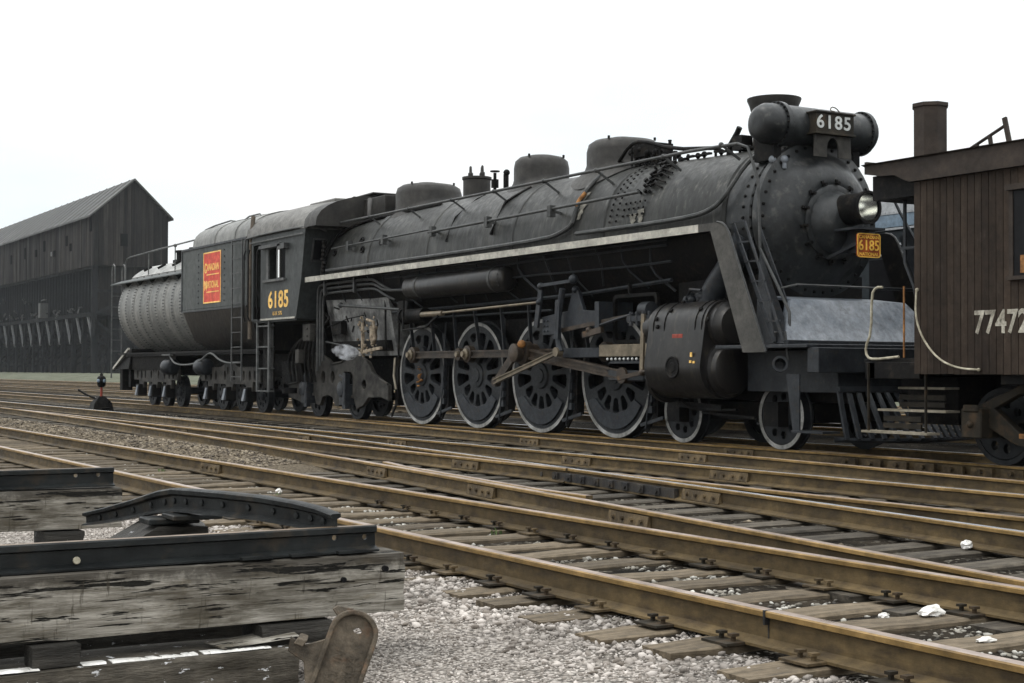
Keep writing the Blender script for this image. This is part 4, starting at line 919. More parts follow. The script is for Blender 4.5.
# ---- cylinders
def hull2(c1, r1, c2, r2, n=14):   # stadium through two circles (upper, lower), outline in (v, z)
    o = []
    for k in range(n+1): a = math.pi*k/n; o.append((c1[0]+r1*math.cos(a), c1[1]+r1*math.sin(a)))
    for k in range(n+1): a = math.pi+math.pi*k/n; o.append((c2[0]+r2*math.cos(a), c2[1]+r2*math.sin(a)))
    return o
for s in (-1, 1):
    g = G(); pr = hull2((s*1.14, 1.60), .36, (s*1.14, 1.08), .44)
    g.loft([[V(X, v, z) for v, z in pr] for X in (-16.66, -16.62, -15.5, -15.42)])
    cy = g.done('cylinder', 'cyl', loco, smooth=50, bevel=.0)
    g = G(); g.lathe([(0, .38), (.06, .38), (.08, .34), (.15, .32), (.18, .26), (.19, .12)], V(-15.42, s*1.12, 1.04), (1, 0, 0), 28); g.lathe([(0, .31), (.10, .31), (.12, .27), (.20, .24), (.22, .1)], V(-15.42, s*1.14, 1.62), (1, 0, 0), 24)
    g.lathe([(0, .36), (.08, .36), (.1, .2)], V(-16.66, s*1.14, .93), (-1, 0, 0), 24); g.lathe([(0, .30), (.12, .30), (.14, .24), (.35, .22), (.36, .1)], V(-16.66, s*1.14, 1.62), (-1, 0, 0), 24)
    g.done('cylinder_head', 'cyl', cy, smooth=45, split=True)
    if s < 0:
        g = G()
        for X in (-16.55, -16.3, -15.62, -15.48): g.tube([V(X, s*1.14+s*(.365*math.cos(a)), 1.60+.365*math.sin(a)) for a in np.linspace(-.3, 2.2, 12)], .008, 5)
        for X, a in ((-16.5, .35), (-16.25, .7), (-15.6, .7), (-15.35, .25), (-16.45, .05), (-16.2, 1.25)): g.rivet(V(X, s*1.14-.36*math.cos(a), 1.6+.36*math.sin(a)), .035, (0, -math.cos(a), math.sin(a)))
        g.lathe([(0, .15), (.012, .15), (.014, .13), (.006, .12), (.006, .07), (.014, .06), (.014, .001)], V(-16.02, -1.575, 1.06), (0, -1, 0), 20)
        g.done('cover_stud', 'black', cy, split=True)
        g = G(); g.box(-16.10, -15.87, YC-1.522, YC-1.49, 1.42, 1.51); g.done('builders_plate', 'redpaint', cy, bevel=.004)
        g = G(); g.box(-15.62, -15.585, YC-1.587, YC-1.575, 1.20, 1.26); g.box(-15.64, -15.60, YC-1.586, YC-1.575, 1.12, 1.155); g.box(-15.57, -15.53, YC-1.584, YC-1.573, 1.115, 1.145); g.done('chalk_mark', 'cream', cy, split=True)
    g = G(); g.tube([V(-15.95, s*1.0, 1.85), V(-15.85, s*1.02, 2.1), V(-15.5, s*.98, 2.45), V(-15.3, s*.9, 2.8)], .17, 16, 2); g.done('steam_delivery_pipe', 'iron', loco, smooth=60)
g = G()
for k in range(7): g.ball(V(-16.0-.05*k+.12*(k % 2), -1.12-.03*(k % 3), 1.99+.04*(k % 2)), .06, 5)
g.tube([V(-16.2, -1.2, 2.0), V(-16.05, -1.25, 2.12), V(-15.85, -1.22, 2.1)], .025, 6); g.done('relief_valve', 'iron', loco)
# ---- rods and valve gear (near side in full, far side rods too)
def rod_bar(g, a, b, w0, w1, t_):
    a, b = Vector(a), Vector(b); d = (b-a).normalized(); u = Vector((-d.z, 0, d.x))
    def seg(h0, h1, t0, t1): g.hexa([a-u*w0*h1+Vector((0, -t0, 0)), b-u*w1*h1+Vector((0, -t0, 0)), b-u*w1*h1+Vector((0, t1, 0)), a-u*w0*h1+Vector((0, t1, 0)), a-u*w0*h0+Vector((0, -t0, 0)), b-u*w1*h0+Vector((0, -t0, 0)), b-u*w1*h0+Vector((0, t1, 0)), a-u*w0*h0+Vector((0, t1, 0))])
    seg(.5, .28, t_, t_); seg(-.28, -.5, t_, t_); seg(.28, -.28, t_*.35, t_)
for s in (-1,):
    zp = WR+CPZ; vv = -1.02
    pins = [X+CPX for X in XF]
    g = G()
    for a, b in zip(pins, pins[1:]): rod_bar(g, V(a, vv, zp), V(b, vv, zp), .13, .13, .035)
    for X in pins: g.lathe([(-.06, .15), (.05, .15), (.06, .13)], V(X, vv, zp), (0, -1, 0), 22)
    X = pins[3]+.62*0; kx = pins[2]-.33
    g.lathe([(-.05, .11), (.05, .11)], V(kx, vv, zp), (0, -1, 0), 18)
    sr = g.done('side_rod', 'rod', loco, smooth=40)
    g = G()
    for X in (pins[3], pins[2]): g.lathe([(0, .10), (.03, .10), (.05, .055), (.09, .05)], V(X, vv-.06, zp), (0, -1, 0), 14)
    g.lathe([(0, .06), (.04, .05)], V(kx, vv-.05, zp), (0, -1, 0), 10); g.done('pin_nut', 'brightrod', sr, split=True)
rr = random.Random(4); g = G()
for k in range(26):
    a = rr.uniform(0, 6.28); q = rr.uniform(0, .15); g.ball(V(XF[3]+q*math.cos(a)*.8, -.868, WR-.02+q*math.sin(a)*1.5), rr.uniform(.012, .04), 4, .5)
g.done('rusty_hub_patch', 'rust', loco, split=False)
for s in (-1,):
    # main rod
    g = G(); rod_bar(g, V(pins[1], -1.16, zp), V(-17.70, -1.16, .945), .17, .14, .045)
    g.lathe([(-.07, .19), (.07, .19)], V(pins[1], -1.16, zp), (0, -1, 0), 24); g.lathe([(-.07, .12), (.08, .12)], V(-17.70, -1.16, .945), (0, -1, 0), 18)
    g.done('main_rod', 'rod', loco, smooth=40)
    # eccentric crank and rod
    g = G(); e1 = Vector(V(pins[1]-.60, -1.34, zp-.47)); c_ = Vector(V(pins[1], -1.34, zp)); g.bar(c_, e1, .05, .15, (1, 0, 0)); g.lathe([(-.07, .15), (.05, .15), (.07, .09)], c_, (0, -1, 0), 20); g.lathe([(-.04, .08), (.06, .08)], e1, (0, -1, 0), 14)
    g.done('eccentric_crank', 'rod', loco, smooth=40)
    g = G(); g.ball(V(pins[1]+.12, -1.3, zp+.14), .07, 6); g.done('grease_cup', 'rust', loco)
    g = G(); e2 = V(-19.22, -1.36, 1.30); rod_bar(g, e1+Vector((0, -.05, 0)), e2, .085, .075, .028); g.lathe([(-.05, .075), (.05, .075)], e2, (0, -1, 0), 14); g.done('eccentric_rod', 'brightrod', loco, smooth=40)
    # expansion link
    g = G(); g.tube([V(-19.16, -1.34, 1.30), V(-19.24, -1.34, 1.42), V(-19.26, -1.34, 1.75), V(-19.2, -1.34, 2.0), V(-19.12, -1.34, 2.27)], .05, 8, 1); g.bar(V(-19.25, -1.36, 1.5), V(-19.20, -1.36, 2.1), .05, .12, (1, 0, 0))
    g.done('expansion_link', 'weight', loco)
    g = G(); br = [(-19.85, 1.57), (-19.5, 1.57), (-19.15, 1.66), (-18.25, 1.66), (-18.25, 1.90), (-18.68, 1.93), (-18.84, 2.24), (-18.98, 2.24), (-19.12, 1.93), (-19.85, 1.86)]
    g.plate(br, [], T(0, YC-1.22, 0) @ XZ, .07, .012)
    for X in (-19.78, -19.68): 
        for z in (1.63, 1.71, 1.79): g.rivet(V(X, -1.257, z), .02, (0, -1, 0))
    g.box(-18.27, -18.16, YC-1.32, YC-.7, 1.60, 2.04); g.ball(V(-18.91, -1.24, 2.25), .06, 6); g.done('link_bracket', 'weight', loco)
    g = G(); g.bar(V(-19.80, -1.3, 2.34), V(-19.95, -1.3, 1.70), .04, .11, (1, 0, 0)); g.ball(V(-19.79, -1.32, 2.34), .06, 6); g.bar(V(-19.79, -1.34, 2.35), V(-18.85, -1.34, 2.38), .03, .05); g.ball(V(-18.82, -1.34, 2.40), .075, 6); g.ball(V(-19.83, -1.33, 2.09), .05, 6)
    g.done('reverse_lever', 'weight', loco)
    g = G(); g.tube([V(-19.9, -1.3, 2.09), V(-23.6, -1.3, 2.02)], .022, 8); g.cyl(V(-23.9, -1.3, 2.02), V(-23.1, -1.3, 2.02), .05, n=10); g.done('reach_rod', 'brightrod', loco)
    g = G(); g.cyl(V(-24.75, -1.2, 2.02), V(-23.95, -1.2, 2.02), .13, n=16); g.lathe([(0, .16), (.05, .16)], V(-24.8, -1.2, 2.02), (1, 0, 0), 16); g.tube([V(-24.55, -1.35, 2.3), V(-24.5, -1.38, 1.75), V(-23.6, -1.38, 1.78), V(-23.2, -1.34, 1.98)], .022, 6)
    g.tube([V(-24.9, -1.2, 2.05), V(-25.02, -1.2, 1.9), V(-25.05, -1.2, 1.1)], .02, 6); g.box(-25.0, -24.6, YC-1.25, YC-1.1, 1.9, 2.3)
    g.done('reverse_gear', 'black', loco, smooth=40)
    # crosshead, guides, combination lever
    g = G(); g.box(-19.3, -18.30, YC-1.22, YC-1.06, 1.21, 1.36); g.done('guide_bar', 'weight', loco, bevel=.01)
    g = G(); g.box(-18.30, -16.7, YC-1.225, YC-1.06, 1.22, 1.40); g.box(-17.0, -16.7, YC-1.22, YC-1.06, 1.15, 1.22); g.done('bright_guide_bar', 'brightrod', loco, bevel=.008)
    g = G(); g.box(-18.1, -17.2, YC-1.2, YC-1.04, .86, 1.14)
    g.hexa([V(-18.15, -1.2, 1.0), V(-17.15, -1.2, 1.0), V(-17.15, -1.05, 1.0), V(-18.15, -1.05, 1.0), V(-18.05, -1.2, 1.17), V(-17.25, -1.2, 1.17), V(-17.25, -1.05, 1.17), V(-18.05, -1.05, 1.17)])
    g.cyl(V(-17.2, -1.14, .93), V(-16.6, -1.14, .93), .05, n=12); ch = g.done('crosshead', 'iron', loco, bevel=.02)
    g = G()
    for k in range(9): g.ball(V(-18.08+.105*k, -1.215, 1.185), .022, 5)
    g.done('bolt_head', 'pale', ch, split=True)
    g = G(); g.bar(V(-17.02, -1.33, 1.82), V(-17.06, -1.33, .98), .035, .075, (1, 0, 0)); g.done('combination_lever', 'brightrod', loco)
    g = G(); g.bar(V(-17.06, -1.33, .99), V(-17.65, -1.33, .90), .035, .06); g.tube([V(-17.04, -1.33, 1.0), V(-16.6, -1.33, 1.02)], .028, 8); g.ball(V(-17.05, -1.33, .99), .05, 6); g.ball(V(-16.6, -1.33, 1.02), .045, 6); g.tube([V(-16.6, -1.33, 1.02), V(-16.56, -1.33, 1.2)], .02, 6); g.done('union_link', 'rod', loco)
    g = G(); g.box(-17.45, -16.75, YC-1.32, YC-1.1, 1.72, 1.80); g.lathe([(0, .12), (.2, .12)], V(-17.2, -1.2, 1.88), (1, 0, 0), 14)
    for k in range(4): g.cyl(V(-17.36+.15*k, -1.3, 1.66), V(-17.36+.15*k, -1.3, 1.86), .03, n=6)
    g.tube([V(-18.2, -1.3, 1.68), V(-17.8, -1.3, 1.75), V(-17.3, -1.3, 1.83)], .02, 6); g.done('valve_crosshead', 'iron', loco)
    g = G(); g.plate(rrect(.55, .36, .08), [rrect(.50, .31, .06)], T(-17.60, YC-1.05, 1.78) @ XZ, .05); g.bar(V(-17.75, -1.05, 2.1), V(-17.75, -1.05, 2.3), .03, .05); g.done('guide_yoke', 'black', loco)
    g = G(); g.bar(V(-19.4, -1.27, 1.62), V(-17.5, -1.27, 1.80), .03, .06); g.ball(V(-18.45, -1.3, 1.62), .05, 6); g.bar(V(-18.6, -1.3, 1.55), V(-18.1, -1.3, 1.62), .06, .09); g.done('radius_rod', 'rod', loco)
# air reservoir under the running board
g = G()
g.lathe([(0, .10), (.03, .19), (.09, .215), (3.5, .215), (3.56, .19), (3.59, .10)], V(-24.50, -1.24, 2.53), (1, 0, 0), 28)
ar = g.done('air_reservoir', 'cyl', loco, smooth=50)
g = G()
for X in (-23.95, -21.25): g.lathe([(-.035, .222), (.035, .222)], V(X, -1.24, 2.53), (1, 0, 0), 28); g.bar(V(X, -1.0, 2.70), V(X, -1.05, 2.9), .06, .03)
for k in range(20): a = 2*math.pi*k/20; g.rivet(V(-20.96, -1.24+.2*math.cos(a), 2.53+.2*math.sin(a)), .014, (0, math.cos(a), math.sin(a)))
g.done('reservoir_strap', 'pipe', ar)
# pipes along the firebox under the running board
g = G()
for k, z in enumerate((2.78, 2.69, 2.60)):
    v = -1.32+.03*k; x0 = -28.6+.07*k
    g.tube([V(x0, v, 1.0+.1*k), V(x0, v, z-.2), V(x0+.05, v, z-.04), V(x0+.25, v, z), V(-27, v, z), V(-26.2, v, z), V(-25.9, v, z-.02), V(-25.5, v, z-.16)]+([V(-24.6, v, 2.5)] if k == 1 else [V(-25.3, v+.1, z-.25)]), .026, 8, 1)
for X in (-28.2, -26.75): g.box(X-.03, X+.03, YC-1.36, YC-1.3, 2.55, 2.84)
g.tube([V(-27.7, -1.25, 2.33), V(-24.9, -1.25, 2.15)], .028, 8); g.ball(V(-27.6, -1.25, 2.33), .06, 6)
g.tube([V(-28.45, -1.2, 1.6), V(-27.4, -1.15, 1.48), V(-26.5, -1.15, 1.40)], .018, 6)
g.done('air_pipes', 'pipe', loco)
g = G()
rr = random.Random(9)
g.tube([V(-26.6, -1.22, 1.35), V(-26.6, -1.22, 1.95)], .035, 8); g.tube([V(-26.4, -1.22, 2.0), V(-26.1, -1.22, 1.95), V(-26.05, -1.22, 1.6)], .03, 8)
g.lathe([(0, .05), (.10, .08), (.22, .07), (.30, .09), (.33, .04)], V(-26.15, -1.2, 1.55), (0, 0, 1), 12)
for k in range(60):
    p = Vector(V(rr.choice([-26.62, -26.15, -26.4, rr.uniform(-27.0, -25.95)])+rr.uniform(-.08, .08), -1.2+rr.uniform(-.06, .03), rr.choice([1.40, 1.95, 1.45, 1.7])+rr.uniform(-.11, .11)))
    q = Vector((rr.uniform(-1, 1), rr.uniform(-.5, .2), rr.uniform(-1, 1)))*rr.uniform(.02, .06); g.bar(p, p+q, rr.uniform(.015, .05), rr.uniform(.015, .05))
g.bar(V(-26.75, -1.2, 1.36), V(-25.8, -1.2, 1.44), .06, .06)
g.done('injector_valve', 'scale_', loco)
g = G()
for k in range(12):
    X = rr.uniform(-28.4, -26.2); z = rr.uniform(1.7, 2.35); g.bar(V(X, -1.1, z), V(X+rr.uniform(-.1, .3), -1.12, z+rr.uniform(-.15, .1)), .02, .03)
g.tube([V(-28.5, -1.14, 1.9), V(-27.5, -1.14, 2.05), V(-26.8, -1.1, 2.1)], .012, 5); g.tube([V(-25.95, -1.05, 2.55), V(-25.9, -1.05, 1.4)], .02, 5)
g.done('firebox_fittings', 'black', loco)
g = G(); g.tube([V(-25.6, -1.0, 1.25), V(-25.55, -1.05, .9), V(-25.35, -1.1, .65)], .022, 6); g.done('drain_pipe', 'stepwood', loco)
# undergear below the cab
g = G()
for a in range(7):
    x0 = -30.3+.22*a; g.tube([V(x0, -1.2, .75), V(x0-.05, -1.25, 1.2), V(x0+.15, -1.25, 1.5+.06*a), V(x0+.8, -1.2, 1.75+.05*a), V(-28.6, -1.15, 1.9+.05*a)], .028, 8, 2)
g.box(-30.2, -28.9, YC-1.0, YC+1.0, 1.2, 2.05); g.box(-31.6, -28.8, YC-.9, YC+.9, .7, 1.2); g.cyl(V(-29.9, -1.15, .75), V(-29.9, -1.15, 1.3), .09); g.cyl(V(-30.15, -1.3, .5), V(-30.15, -1.3, .62), .16)
g.done('undercab_pipes', 'black', loco)
g = G(); g.box(-29.25, -28.88, YC-1.38, YC-1.12, 1.62, 1.98); g.rivet(V(-29.0, -1.38, 1.72), .03, (0, -1, 0)); g.rivet(V(-29.0, -1.38, 1.88), .03, (0, -1, 0)); g.box(-29.75, -29.55, YC-1.35, YC-1.1, 1.15, 1.45); g.done('feed_pump', 'truckgrey', loco, bevel=.015, split=True)
# ---- cab
g = G()
side = [(-31.72, 2.10), (-29.12, 2.10), (-28.85, 2.9), (-28.62, 3.98), (-31.72, 3.98)]
for s in (-1, 1):
    g.plate(side, [[(-30.86, 2.98), (-29.72, 2.98), (-29.72, 3.66), (-30.86, 3.66)], [(-31.62, 2.14), (-31.16, 2.14), (-31.16, 3.80), (-31.62, 3.80)]] if s < 0 else [[(-30.86, 2.98), (-29.72, 2.98), (-29.72, 3.66), (-30.86, 3.66)]], T(0, YC+s*1.58, 0) @ XZ, .03)
# slanted front walls
for s in (-1, 1):
    g.hexa([V(-29.12, s*1.58, 2.1), V(-29.12, s*1.0, 2.1), V(-29.16, s*1.0, 2.1), V(-29.16, s*1.58, 2.1), V(-28.62, s*1.58, 3.98), V(-28.62, s*.8, 3.98), V(-28.66, s*.8, 3.98), V(-28.66, s*1.58, 3.98)])
g.box(-31.7, -29.2, YC-1.55, YC+1.55, 2.06, 2.12)
cab = g.done('cab', 'cab', loco)
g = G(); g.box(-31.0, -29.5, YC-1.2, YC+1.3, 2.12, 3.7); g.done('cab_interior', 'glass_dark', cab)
g = G(); g.hexa([V(-28.755, -1.38, 3.32), V(-28.755, -1.12, 3.32), V(-28.80, -1.12, 3.32), V(-28.80, -1.38, 3.32), V(-28.645, -1.38, 3.72), V(-28.645, -1.12, 3.72), V(-28.70, -1.12, 3.72), V(-28.70, -1.38, 3.72)])
fw = g.done('front_window', 'glass_dark', cab)
g = G()
for a, b in (((-28.77, -1.40, 3.29), (-28.77, -1.10, 3.29)), ((-28.635, -1.40, 3.75), (-28.635, -1.10, 3.75)), ((-28.76, -1.40, 3.29), (-28.63, -1.40, 3.75)), ((-28.76, -1.10, 3.29), (-28.63, -1.10, 3.75))): g.bar(V(*a), V(*b), .03, .03)
g.done('window_frame', 'pipe', fw)
g = G(); g.box(-30.92, -29.66, YC-1.66, YC-1.58, 2.93, 2.985); ws = g.done('window_sill', 'ladder', cab)
g = G(); g.box(-30.98, -29.75, YC-1.72, YC-1.58, 3.67, 3.74); g.box(-29.9, -29.5, YC-1.72, YC-1.6, 3.60, 3.72); g.done('window_hood', 'pipe', cab)
g = G(); g.box(-30.12, -30.02, YC-1.64, YC-1.60, 2.99, 3.62); g.box(-30.84, -30.70, YC-1.60, YC-1.56, 2.99, 3.66); g.done('window_sash', 'ladder', cab)
g = G(); g.box(-29.98, -29.90, YC-1.66, YC-1.60, 3.0, 3.6); g.done('wind_deflector', 'mirror', cab)
g = G(); g.text('6185', T(-30.10, YC-1.601, 2.52) @ XZ, .50, .003, .012, 1.12, 1.08); g.text('U-2-E  57%', T(-30.15, YC-1.601, 2.235) @ XZ, .12, .002, 0, .95); g.done('cab_number', 'cream', cab)
g = G(); g.box(-31.1, -29.15, YC-1.615, YC-1.60, 2.10, 2.14); g.done('cab_edge_stripe', 'stripe', cab)
g = G(); rf = []
for X, z0, dz in ((-32.0, 4.0, .0), (-31.7, 4.0, .0), (-30.0, 4.0, 0), (-28.9, 3.98, -.02), (-28.5, 3.95, -.05)):
    pr = []
    for k in range(17):
        a = math.pi*k/16; v = -1.62*math.cos(a); zz = z0+dz+.72*math.sin(a)**.85 if 0 < k < 16 else z0
        pr.append(V(X, v, zz))
    rf.append(pr)
g.loft(rf, cap=True); crf = g.done('cab_roof', 'cabroof', cab, smooth=60)
g = G(); g.loft([[V(X, -1.64*math.cos(math.pi*k/16), 3.97+(.70*math.sin(math.pi*k/16)**.85 if 0 < k < 16 else 0)) for k in range(17)] for X in (-28.62, -28.0)]); g.done('roof_front', 'dome', cab, smooth=60)
g = G(); g.tube([V(-32.0, -1.66, 3.5), V(-32.0, -1.66, 3.92), V(-31.8, -1.66, 4.0), V(-28.7, -1.66, 4.0), V(-28.5, -1.4, 4.0), V(-28.45, -1.2, 3.9)], .022, 6, 1); g.bar(V(-31.75, -1.64, 3.86), V(-28.65, -1.64, 3.86), .02, .03); g.done('rain_gutter', 'ladder', cab)
g = G(); g.box(-31.0, -29.6, YC-.5, YC+.5, 4.66, 4.76); g.done('roof_hatch', 'cabroof', crf, bevel=.02)
g = G()
for X in (-31.72, -31.16, -31.98): g.tube([V(X, -1.64, 3.72), V(X, -1.68, 3.6), V(X, -1.68, 2.2), V(X, -1.64, 2.1)], .018, 6)
g.done('cab_handrail', 'black', cab, split=True)
g = G()
g.bar(V(-31.42, -1.56, .52), V(-31.42, -1.56, 2.08), .04, .07, (1, 0, 0)); g.bar(V(-30.72, -1.56, .52), V(-30.72, -1.56, 2.08), .04, .07, (1, 0, 0))
for z in (.54, 1.04, 1.52, 1.98): g.bar(V(-31.42, -1.5, z), V(-30.72, -1.5, z), .14, .03)
cs = g.done('cab_steps', 'ladder', loco)
g = G(); g.box(-31.38, -30.76, YC-1.44, YC-1.4, .6, 2.05); g.done('step_backing', 'black', cs)

# ------------------------------------------------------------------ tender
tn = thing('tender', 'tender with weathered riveted round tank and square coal bunker bearing a red herald', 'tender', V(-38, 0, 0))
TZ, TR = 2.76, 1.34
g = G()
pf = [(-44.0, .55), (-43.93, .85), (-43.75, 1.12), (-43.5, 1.27), (-43.2, 1.33)]
x = -43.1
while x < -36.5: pf += [(x, 1.335), (x+1.28, 1.335), (x+1.285, 1.343), (x+1.40, 1.343), (x+1.405, 1.335)]; x += 1.41
g.lathe([(a+44, r) for a, r in pf if a < -36.0], V(-44, 0, TZ), (1, 0, 0), 56)
tank = g.done('water_tank', 'tank', tn, smooth=40)
g = G()
x = -43.1
cols = []
while x < -36.7: cols += [x+1.30, x+1.38]; x += 1.41
cols += [-43.15, -43.05]
x = -43.1
while x < -36.7: cols += [x+.62, x+.70]; x += 1.41
for X in cols:
    for k in range(30):
        a = R_(139+105*k/29); r = 1.345 if True else 0
        g.rivet(V(X, r*math.cos(a)*1.008, TZ+r*math.sin(a)*1.008), .017, (0, math.cos(a), math.sin(a)))
g.done('rivet_rows', 'bunker', tank)
g = G()
g.hexa([V(-44.1, -1.34, 3.50), V(-36.6, -1.34, 3.50), V(-36.6, -.98, 3.62), V(-44.1, -.98, 3.62), V(-44.1, -1.34, 3.53), V(-36.6, -1.34, 3.53), V(-36.6, -.98, 3.66), V(-44.1, -.98, 3.66)])
for k in range(6):
    X = -43.2+1.15*k; g.hexa([V(X, -1.30, 3.51), V(X+.5, -1.30, 3.51), V(X+.5, -1.0, 3.6), V(X, -1.0, 3.6), V(X+.12, -1.18, 3.40), V(X+.38, -1.18, 3.40), V(X+.38, -1.1, 3.42), V(X+.12, -1.1, 3.42)])
g.done('walkway', 'bunker', tn)
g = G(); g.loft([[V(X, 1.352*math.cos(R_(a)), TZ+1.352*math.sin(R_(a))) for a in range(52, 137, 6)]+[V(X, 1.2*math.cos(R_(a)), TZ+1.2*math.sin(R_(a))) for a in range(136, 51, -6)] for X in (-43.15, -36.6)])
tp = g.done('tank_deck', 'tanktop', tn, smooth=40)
g = G()
for X in (-42.2, -40.9, -39.6, -38.5, -37.5): g.bar(V(X, -.90, 3.86), V(X+.10, -.70, 3.98), .05, .06); 
for X in (-40.2, -39.0, -37.7): g.cyl(V(X, -.3, 3.9), V(X, -.3, 4.28), .28, n=18); g.cyl(V(X, -.3, 4.28), V(X, -.3, 4.33), .32, n=18)
g.box(-40.8, -37.3, YC-.5, YC+.3, 3.95, 4.1); g.done('filler_hatch', 'black', tn)
g = G()
g.tube([V(-43.9, -.95, 3.65), V(-43.9, -.95, 4.15), V(-43.75, -.95, 4.3), V(-43.5, -.95, 4.33), V(-40.5, -.95, 4.38), V(-36.6, -.95, 4.42)], .022, 6)
for X in (-41.6, -39.2): g.tube([V(X, -.95, 3.7), V(X, -.95, 4.35)], .016, 6)
g.ball(V(-39.2, -.95, 4.38), .05, 6); g.done('tank_railing', 'ladder', tn)
g = G()
for v in (-.95, -1.25, ):
    g.tube([V(-44.25, v, .75), V(-44.25, v, 3.95), V(-44.2, v, 4.1), V(-44.08, v, 4.15), V(-43.97, v, 4.08), V(-43.95, v, 3.6)], .022, 6)
for k in range(9): g.bar(V(-44.25, -1.25, .9+.33*k), V(-44.25, -.95, .9+.33*k), .02, .02)
g.done('rear_ladder', 'ladder', tn)
# bunker body: upright upper part, tucked-in lower part
g = G()
def br_(v1, z, x0=-36.6, x1=-31.98): return [V(x0, -v1, z), V(x1, -v1, z), V(x1, v1, z), V(x0, v1, z)]
g.loft([br_(1.0, 1.45, -36.0), br_(1.35, 1.75, -36.3), br_(1.56, 2.45), br_(1.6, 2.46), br_(1.6, 4.02)])
bk = g.done('coal_bunker', 'bunker', tn, bevel=.0)
g = G(); g.loft([br_(1.004, 1.44, -36.0, -31.97), br_(1.356, 1.745, -36.31, -31.97), br_(1.565, 2.44, -36.61, -31.97)], cap=False); g.done('bunker_lower_sheet', 'cyl', bk)
g = G(); g.bar(V(-36.62, -1.60, 2.47), V(-36.62, -1.60, 4.0), .03, .05, (1, 0, 0)); g.bar(V(-36.6, -1.615, 4.02), V(-31.98, -1.615, 4.02), .03, .045); g.bar(V(-36.6, -1.615, 2.46), V(-31.98, -1.615, 2.46), .02, .03)
g.bar(V(-36.45, -1.4, 2.45), V(-35.95, -1.02, 1.45), .06, .06)
for X in (-35.35, -33.50):
    for k in range(9): g.rivet(V(X, -1.60, 2.65+.15*k), .02, (0, -1, 0))
for k in range(60): g.rivet(V(-36.5+.075*k, -1.60, 2.51), .010, (0, -1, 0))
g.done('bunker_beading', 'iron', bk)
lx0, lx1, lz0, lz1 = -34.97, -33.73, 2.62, 3.86
g = G(); g.box(lx0, lx1, YC-1.606, YC-1.598, lz0, lz1); hr = g.done('herald', 'logo', bk)
g = G()
for a, b, c_, d_ in ((lx0, lx1, lz1-.03, lz1), (lx0, lx1, lz0, lz0+.03), (lx0, lx0+.03, lz0+.03, lz1-.03), (lx1-.03, lx1, lz0+.03, lz1-.03)): g.box(a, b, YC-1.609, YC-1.604, c_, d_)
mxl = (lx0+lx1)/2
g.text('CANADIAN', T(mxl, YC-1.608, 3.48) @ XZ, .235, .002, .004, .80, 1, .12); g.text('NATIONAL', T(mxl, YC-1.608, 3.06) @ XZ, .235, .002, .004, .80, 1, .12)
for z in (3.31, 2.89): g.box(mxl-.38, mxl+.50, YC-1.610, YC-1.604, z-.012, z+.012)
g.text('C', T(lx0+.16, YC-1.609, 3.46) @ XZ, .34, .002, .004, .75); g.text('N', T(lx0+.16, YC-1.609, 3.04) @ XZ, .34, .002, .004, .75)
g.done('herald_lettering', 'cream', hr)
# arched coal cover
g = G()
def arc_(X, r=1.42, h=.74): return [V(X, -r*math.cos(math.pi*k/18), 4.03+h*math.sin(math.pi*k/18)**.7 if 0 < k < 18 else 4.03) for k in range(19)]
g.loft([arc_(-36.35), arc_(-34.8), arc_(-34.79, 1.44, .76), arc_(-34.7, 1.44, .76), arc_(-34.69), arc_(-33.4), arc_(-33.39, 1.44, .76), arc_(-33.3, 1.44, .76), arc_(-33.29), arc_(-32.3)])
cc = g.done('coal_cover', 'tank', tn, smooth=40)
g = G(); g.tube([V(-36.5, -1.1, 4.50), V(-36.3, -1.1, 4.56), V(-35.9, -1.0, 4.64), V(-35.0, -.9, 4.70), V(-34.7, -.9, 4.66)], .02, 6); g.tube([V(-34.0, -1.0, 4.56), V(-33.6, -.95, 4.68), V(-32.9, -.95, 4.68), V(-32.6, -1.0, 4.56)], .02, 6); g.done('cover_grab_iron', 'ladder', cc)
# front ladder and hoses
g = G()
for X in (-32.75, -32.1): g.bar(V(X, -1.68, .75), V(X, -1.68, 4.0), .025, .045, (1, 0, 0))
for k in range(10): g.bar(V(-32.75, -1.68, .85+.34*k), V(-32.1, -1.68, .85+.34*k), .02, .022)
g.done('tender_ladder', 'pipe', tn)
g = G(); g.tube([V(-31.88, -1.5, 4.5), V(-31.86, -1.55, 4.0), V(-31.84, -1.58, 3.0), V(-31.84, -1.58, 1.7)], .05, 8); g.done('stoker_hose', 'hose', tn)
g = G()
g.box(-43.0, -31.9, YC-.6, YC+.6, .85, 1.42); g.box(-43.0, -31.95, YC-1.3, YC+1.3, 1.38, 1.46); g.bar(V(-43.3, -1.32, 1.46), V(-31.95, -1.32, 1.46), .04, .05)
g.hexa([V(-43.7, -1.3, 1.02), V(-42.3, -1.3, 1.02), V(-42.3, 1.3, 1.02), V(-43.7, 1.3, 1.02), V(-42.45, -1.2, 1.6), V(-42.3, -1.2, 1.6), V(-42.3, 1.2, 1.6), V(-42.45, 1.2, 1.6)])
g.hexa([V(-42.5, -1.2, 1.0), V(-38.8, -1.1, 1.0), V(-38.8, 1.1, 1.0), V(-42.5, 1.2, 1.0), V(-42.4, -1.2, 1.46), V(-38.2, -1.2, 1.46), V(-38.2, 1.2, 1.46), V(-42.4, 1.2, 1.46)])
g.box(-43.5, -43.25, YC-1.2, YC-.9, .40, 1.02); g.box(-42.95, -42.75, YC-1.1, YC-.8, .5, 1.02)
g.done('tender_frame', 'black', tn)
g = G(); g.bar(V(-43.72, -1.33, 1.03), V(-42.35, -1.28, 1.60), .06, .07); g.done('white_frame_edge', 'stripe', tn)
